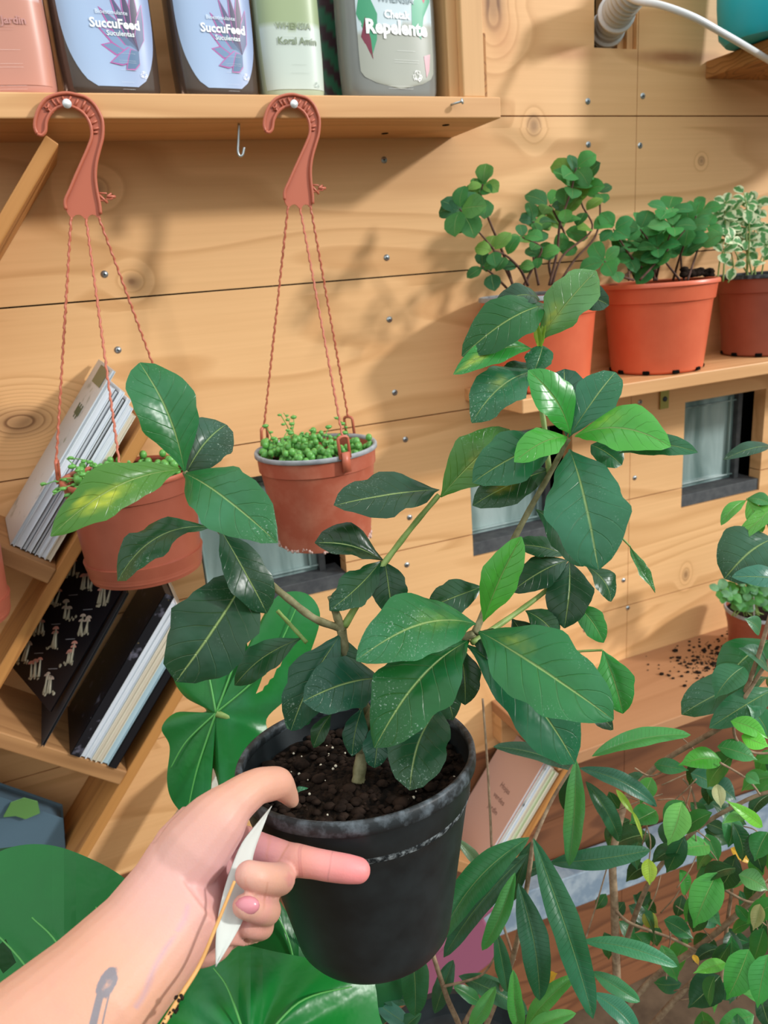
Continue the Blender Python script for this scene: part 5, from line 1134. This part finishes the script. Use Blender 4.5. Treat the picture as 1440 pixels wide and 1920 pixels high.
hst(al, [(830, 1850, .66), (900, 1830, .65), (930, 1790, .63)], (.0012, .0008)); hst(al, [(870, 1920, .68), (905, 1860, .665), (925, 1840, .66)], (.0022, .0016))
ap = MB(); ap.lathe([(0, 0), (.07, 0), (.078, .02), (.095, .15), (.098, .16), (.092, .16), (.085, .14), (0, .135)], 48); ap.build('pot', M['black'], al, sharp=40)
# ================================================================== WEEPING FIG
fg = empty('potted_tree', dep(1240, 2430, .84), 'small-leaved weeping tree with many thin tan branches, lower right corner', 'potted plant')
FR = Vector(fg.location)
ap = MB(); ap.lathe([(0, 0), (.07, 0), (.078, .02), (.095, .13), (.098, .14), (.092, .14), (.085, .12), (0, .115)], 48); ap.build('pot', M['terra'], fg, sharp=40)
BRN = [([(1180, 2130, .80), (1160, 1900, .72), (1152, 1700, .69), (1150, 1600, .69), (1172, 1500, .70)], (.0042, .003)),
       ([(1165, 1900, .72), (1230, 1830, .70), (1330, 1760, .67), (1440, 1660, .64)], (.0030, .0022)),
       ([(1172, 1770, .71), (1220, 1650, .68), (1300, 1560, .66), (1400, 1500, .64), (1460, 1480, .63)], (.0024, .0014)),
       ([(1170, 1500, .70), (1240, 1430, .68), (1370, 1350, .62), (1400, 1290, .60), (1425, 1220, .58), (1445, 1150, .57)], (.0026, .0015)),
       ([(1395, 1310, .60), (1440, 1240, .59), (1470, 1200, .58)], (.0016, .0012)),
       ([(1375, 1350, .62), (1380, 1385, .62), (1410, 1410, .62), (1450, 1412, .62)], (.0013, .001)),
       ([(1150, 1700, .69), (1180, 1730, .68), (1260, 1760, .67), (1340, 1800, .66), (1400, 1830, .66)], (.0015, .001)),
       ([(1190, 1960, .74), (1260, 1880, .71), (1300, 1840, .70)], (.0032, .0026)),
       ([(1350, 1850, .68), (1365, 1720, .67), (1375, 1650, .66)], (.002, .0012)),
       ([(1330, 1650, .65), (1400, 1690, .64), (1450, 1690, .63)], (.0013, .001)),
       ([(1310, 1560, .66), (1300, 1490, .66), (1280, 1460, .66)], (.001, .0008)),
       ([(1350, 1430, .60), (1400, 1460, .60), (1425, 1490, .60)], (.001, .0008)),
       ([(1190, 1440, .67), (1220, 1455, .67), (1255, 1440, .67)], (.0008, .0008)),
       ([(1098, 1760, .70), (1120, 1690, .70), (1140, 1620, .70)], (.0008, .0006))]
for px, rad in BRN: hst(fg, px, rad, 'twig', 'branch')
FL = [((1352, 1425), (1272, 1435), 44, .61, '3f9a2a'), ((1222, 1458), (1200, 1508), 36, .66, '3f8f35'), ((1278, 1504), (1252, 1585), 52, .60, '6fbf5c'), ((1282, 1502), (1245, 1550), 36, .61, '2f7f38'), ((1230, 1520), (1180, 1545), 46, .66, '2e7f34'),
      ((1345, 1636), (1300, 1740), 62, .60, '3f9a3c'), ((1215, 1610), (1218, 1660), 30, .62, '9dbf3a'), ((1404, 1780), (1362, 1875), 58, .60, '2f8f30'), ((1360, 1805), (1300, 1825), 26, .61, '5fb240'), ((1245, 1725), (1300, 1760), 36, .64, '1f6a38'),
      ((1190, 1750), (1212, 1785), 40, .65, '2a7a38'), ((1240, 1772), (1270, 1840), 36, .64, '3a8a40'), ((1205, 1715), (1235, 1740), 30, .66, 'a3a83a'), ((1350, 1830), (1290, 1890), 60, .64, '0f4a2c'), ((1440, 1790), (1420, 1890), 50, .59, '3fa54c'),
      ((1440, 1560), (1415, 1615), 44, .60, '2f8040'), ((1385, 1640), (1440, 1670), 40, .60, '4f8f4a'), ((1425, 1695), (1412, 1745), 26, .62, '9a9a62'), ((1390, 1380), (1442, 1400), 38, .57, '5fc238'), ((1370, 1352), (1440, 1385), 36, .575, '56b83a'),
      ((1345, 1400), (1420, 1425), 40, .62, '3c8f4a'), ((1430, 1550), (1360, 1500), 26, .60, '6fc23c'), ((1345, 1470), (1352, 1515), 26, .61, 'c9cf9c'), ((1400, 1530), (1355, 1545), 20, .60, '5ba648'), ((1295, 1450), (1350, 1480), 40, .66, '2a6a4c'),
      ((1330, 1470), (1380, 1500), 46, .66, '1f5a44'), ((1185, 1520), (1205, 1575), 8, .64, 'a6c840'), ((1155, 1480), (1190, 1530), 14, .64, '94bf3c'), ((1400, 1450), (1425, 1470), 26, .60, '4f9f5a'), ((1440, 1380), (1400, 1320), 50, .60, '2f7a50'),
      ((1395, 1250), (1340, 1310), 60, .58, '2c6f4a'), ((1440, 1255), (1385, 1215), 44, .59, '3a6a50'), ((1425, 1185), (1395, 1160), 34, .59, '3f7a52'), ((1370, 1590), (1410, 1620), 24, .68, 'e0b030'), ((1300, 1790), (1310, 1810), 12, .62, 'dfae3a'), ((1030, 1840), (1045, 1825), 22, .66, 'dfae3a')]
rf = random.Random(21); fm = MB(); shades = ['1f6a34', '2a7c38', '3a9440', '144a28', '0f3f24', '2c7a44', '4aa244', '1d5f3c']
for (b_, t_, w_, d, c_) in FL: pleaf(fm, b_, t_, w_, d, d-.008, lin(c_), roll=rf.uniform(-15, 15), shape='ovate', sag=.1, cup=.2, nv=10, nu=6, tip=.7, seed=rf.randint(0, 999), wave=.01)
for k in range(210):
    x = rf.uniform(1170, 1470); y = rf.uniform(1400, 1950)
    if x < 1300 and rf.random() < .70 or y < 1560 and rf.random() < .6 or (x < 1370 and 1640 < y < 1900 and rf.random() < .55): continue
    a = rf.gauss(1.6, .75); L = rf.uniform(42, 80); d = rf.uniform(.60, .76); c_ = rf.choice(shades); 
    pleaf(fm, (x, y), (x+L*math.cos(a), y+L*math.sin(a)), L*rf.uniform(.45, .62), d, d+rf.uniform(-.02, .02), lin(c_), face=rf.uniform(.2, .8), roll=rf.uniform(-40, 40), shape='ovate', sag=.1, cup=.2, nv=9, nu=6, tip=.7, wave=.01, seed=k)
for k in range(26):
    x = rf.uniform(1130, 1330); y = rf.uniform(1440, 1760); a = rf.gauss(1.6, .6); L = rf.uniform(30, 55); d = rf.uniform(.72, .8)
    pleaf(fm, (x, y), (x+L*math.cos(a), y+L*math.sin(a)), L*.6, d, d, lin(rf.choice(['0f3f20', '144a26', '1a5a2c'])), roll=rf.uniform(-40, 40), shape='ovate', sag=.1, cup=.2, nv=7, nu=4, tip=.7, seed=k)
fm.v = [tuple(Vector(p)-FR) for p in fm.v]; fm.build('foliage', M['ficus'], fg)
tw = MB(); 
for k in range(34):
    x = rf.uniform(1200, 1440); y = rf.uniform(1450, 1900); a = rf.uniform(0, 6.28); L = rf.uniform(40, 110); d = rf.uniform(.63, .7)
    tw.tube([p-FR for p in spline([dep(x, y, d), dep(x+L*.5*math.cos(a)+6, y+L*.5*math.sin(a), d), dep(x+L*math.cos(a), y+L*math.sin(a)+8, d+.01)], 5)], .0006, 5)
tw.build('twigs', M['twig'], fg)
# ================================================================== BROAD DARK LEAVES AT THE RIGHT EDGE
rb_ = empty('climbing_plant', dep(1560, 1330, .62), 'plant with broad dark green leaves reaching in from the photo right edge', 'plant')
RR = Vector(rb_.location)
RL = [((1450, 1010), (1358, 1085), 120, .62, '1f4f34', 'broad'), ((1470, 1090), (1372, 1082), 46, .60, '2f6f5c', 'ell'), ((1470, 930), (1375, 1020), 34, .63, '5aa83a', 'lance'), ((1400, 938), (1352, 985), 26, .63, '4a9838', 'ell'), ((1402, 935), (1430, 998), 34, .63, '5cb038', 'ell'),
      ((1400, 935), (1445, 945), 26, .63, '2f7a34', 'ell'), ((1450, 838), (1356, 862), 30, .66, '15402c', 'ell'), ((1445, 1200), (1350, 1285), 84, .64, '15602c', 'ell'), ((1440, 1270), (1278, 1340), 76, .63, '12502a', 'obov'), ((1455, 1290), (1330, 1365), 60, .61, '2a6a44', 'ell'),
      ((1460, 1010), (1440, 1060), 70, .63, '1c4a30', 'broad')]
mb = MB()
for k, (b_, t_, w_, d, c_, sh) in enumerate(RL):
    mb = MB(); pleaf(mb, b_, t_, w_, d, d-.01, lin(c_), shape=sh, sag=.14, cup=.18, nv=16, nu=8, seed=k+40, wave=.015, roll=(k*37 % 30)-15)
    mb.v = [tuple(Vector(p)-RR) for p in mb.v]; mb.build('leaf', M['hero'], rb_)
hst(rb_, [(1560, 1330, .62), (1500, 1150, .63), (1450, 1005, .63), (1425, 945, .63), (1400, 936, .63)], (.0025, .001), 'stemg')
hst(rb_, [(1530, 1300, .62), (1450, 1290, .63), (1440, 1270, .63)], (.002, .0015), 'stemg'); hst(rb_, [(1530, 1200, .62), (1480, 1195, .635), (1445, 1200, .64)], (.002, .0015), 'stemg')
hst(rb_, [(1510, 1180, .63), (1490, 900, .65), (1450, 838, .66)], (.002, .0012), 'stemg')
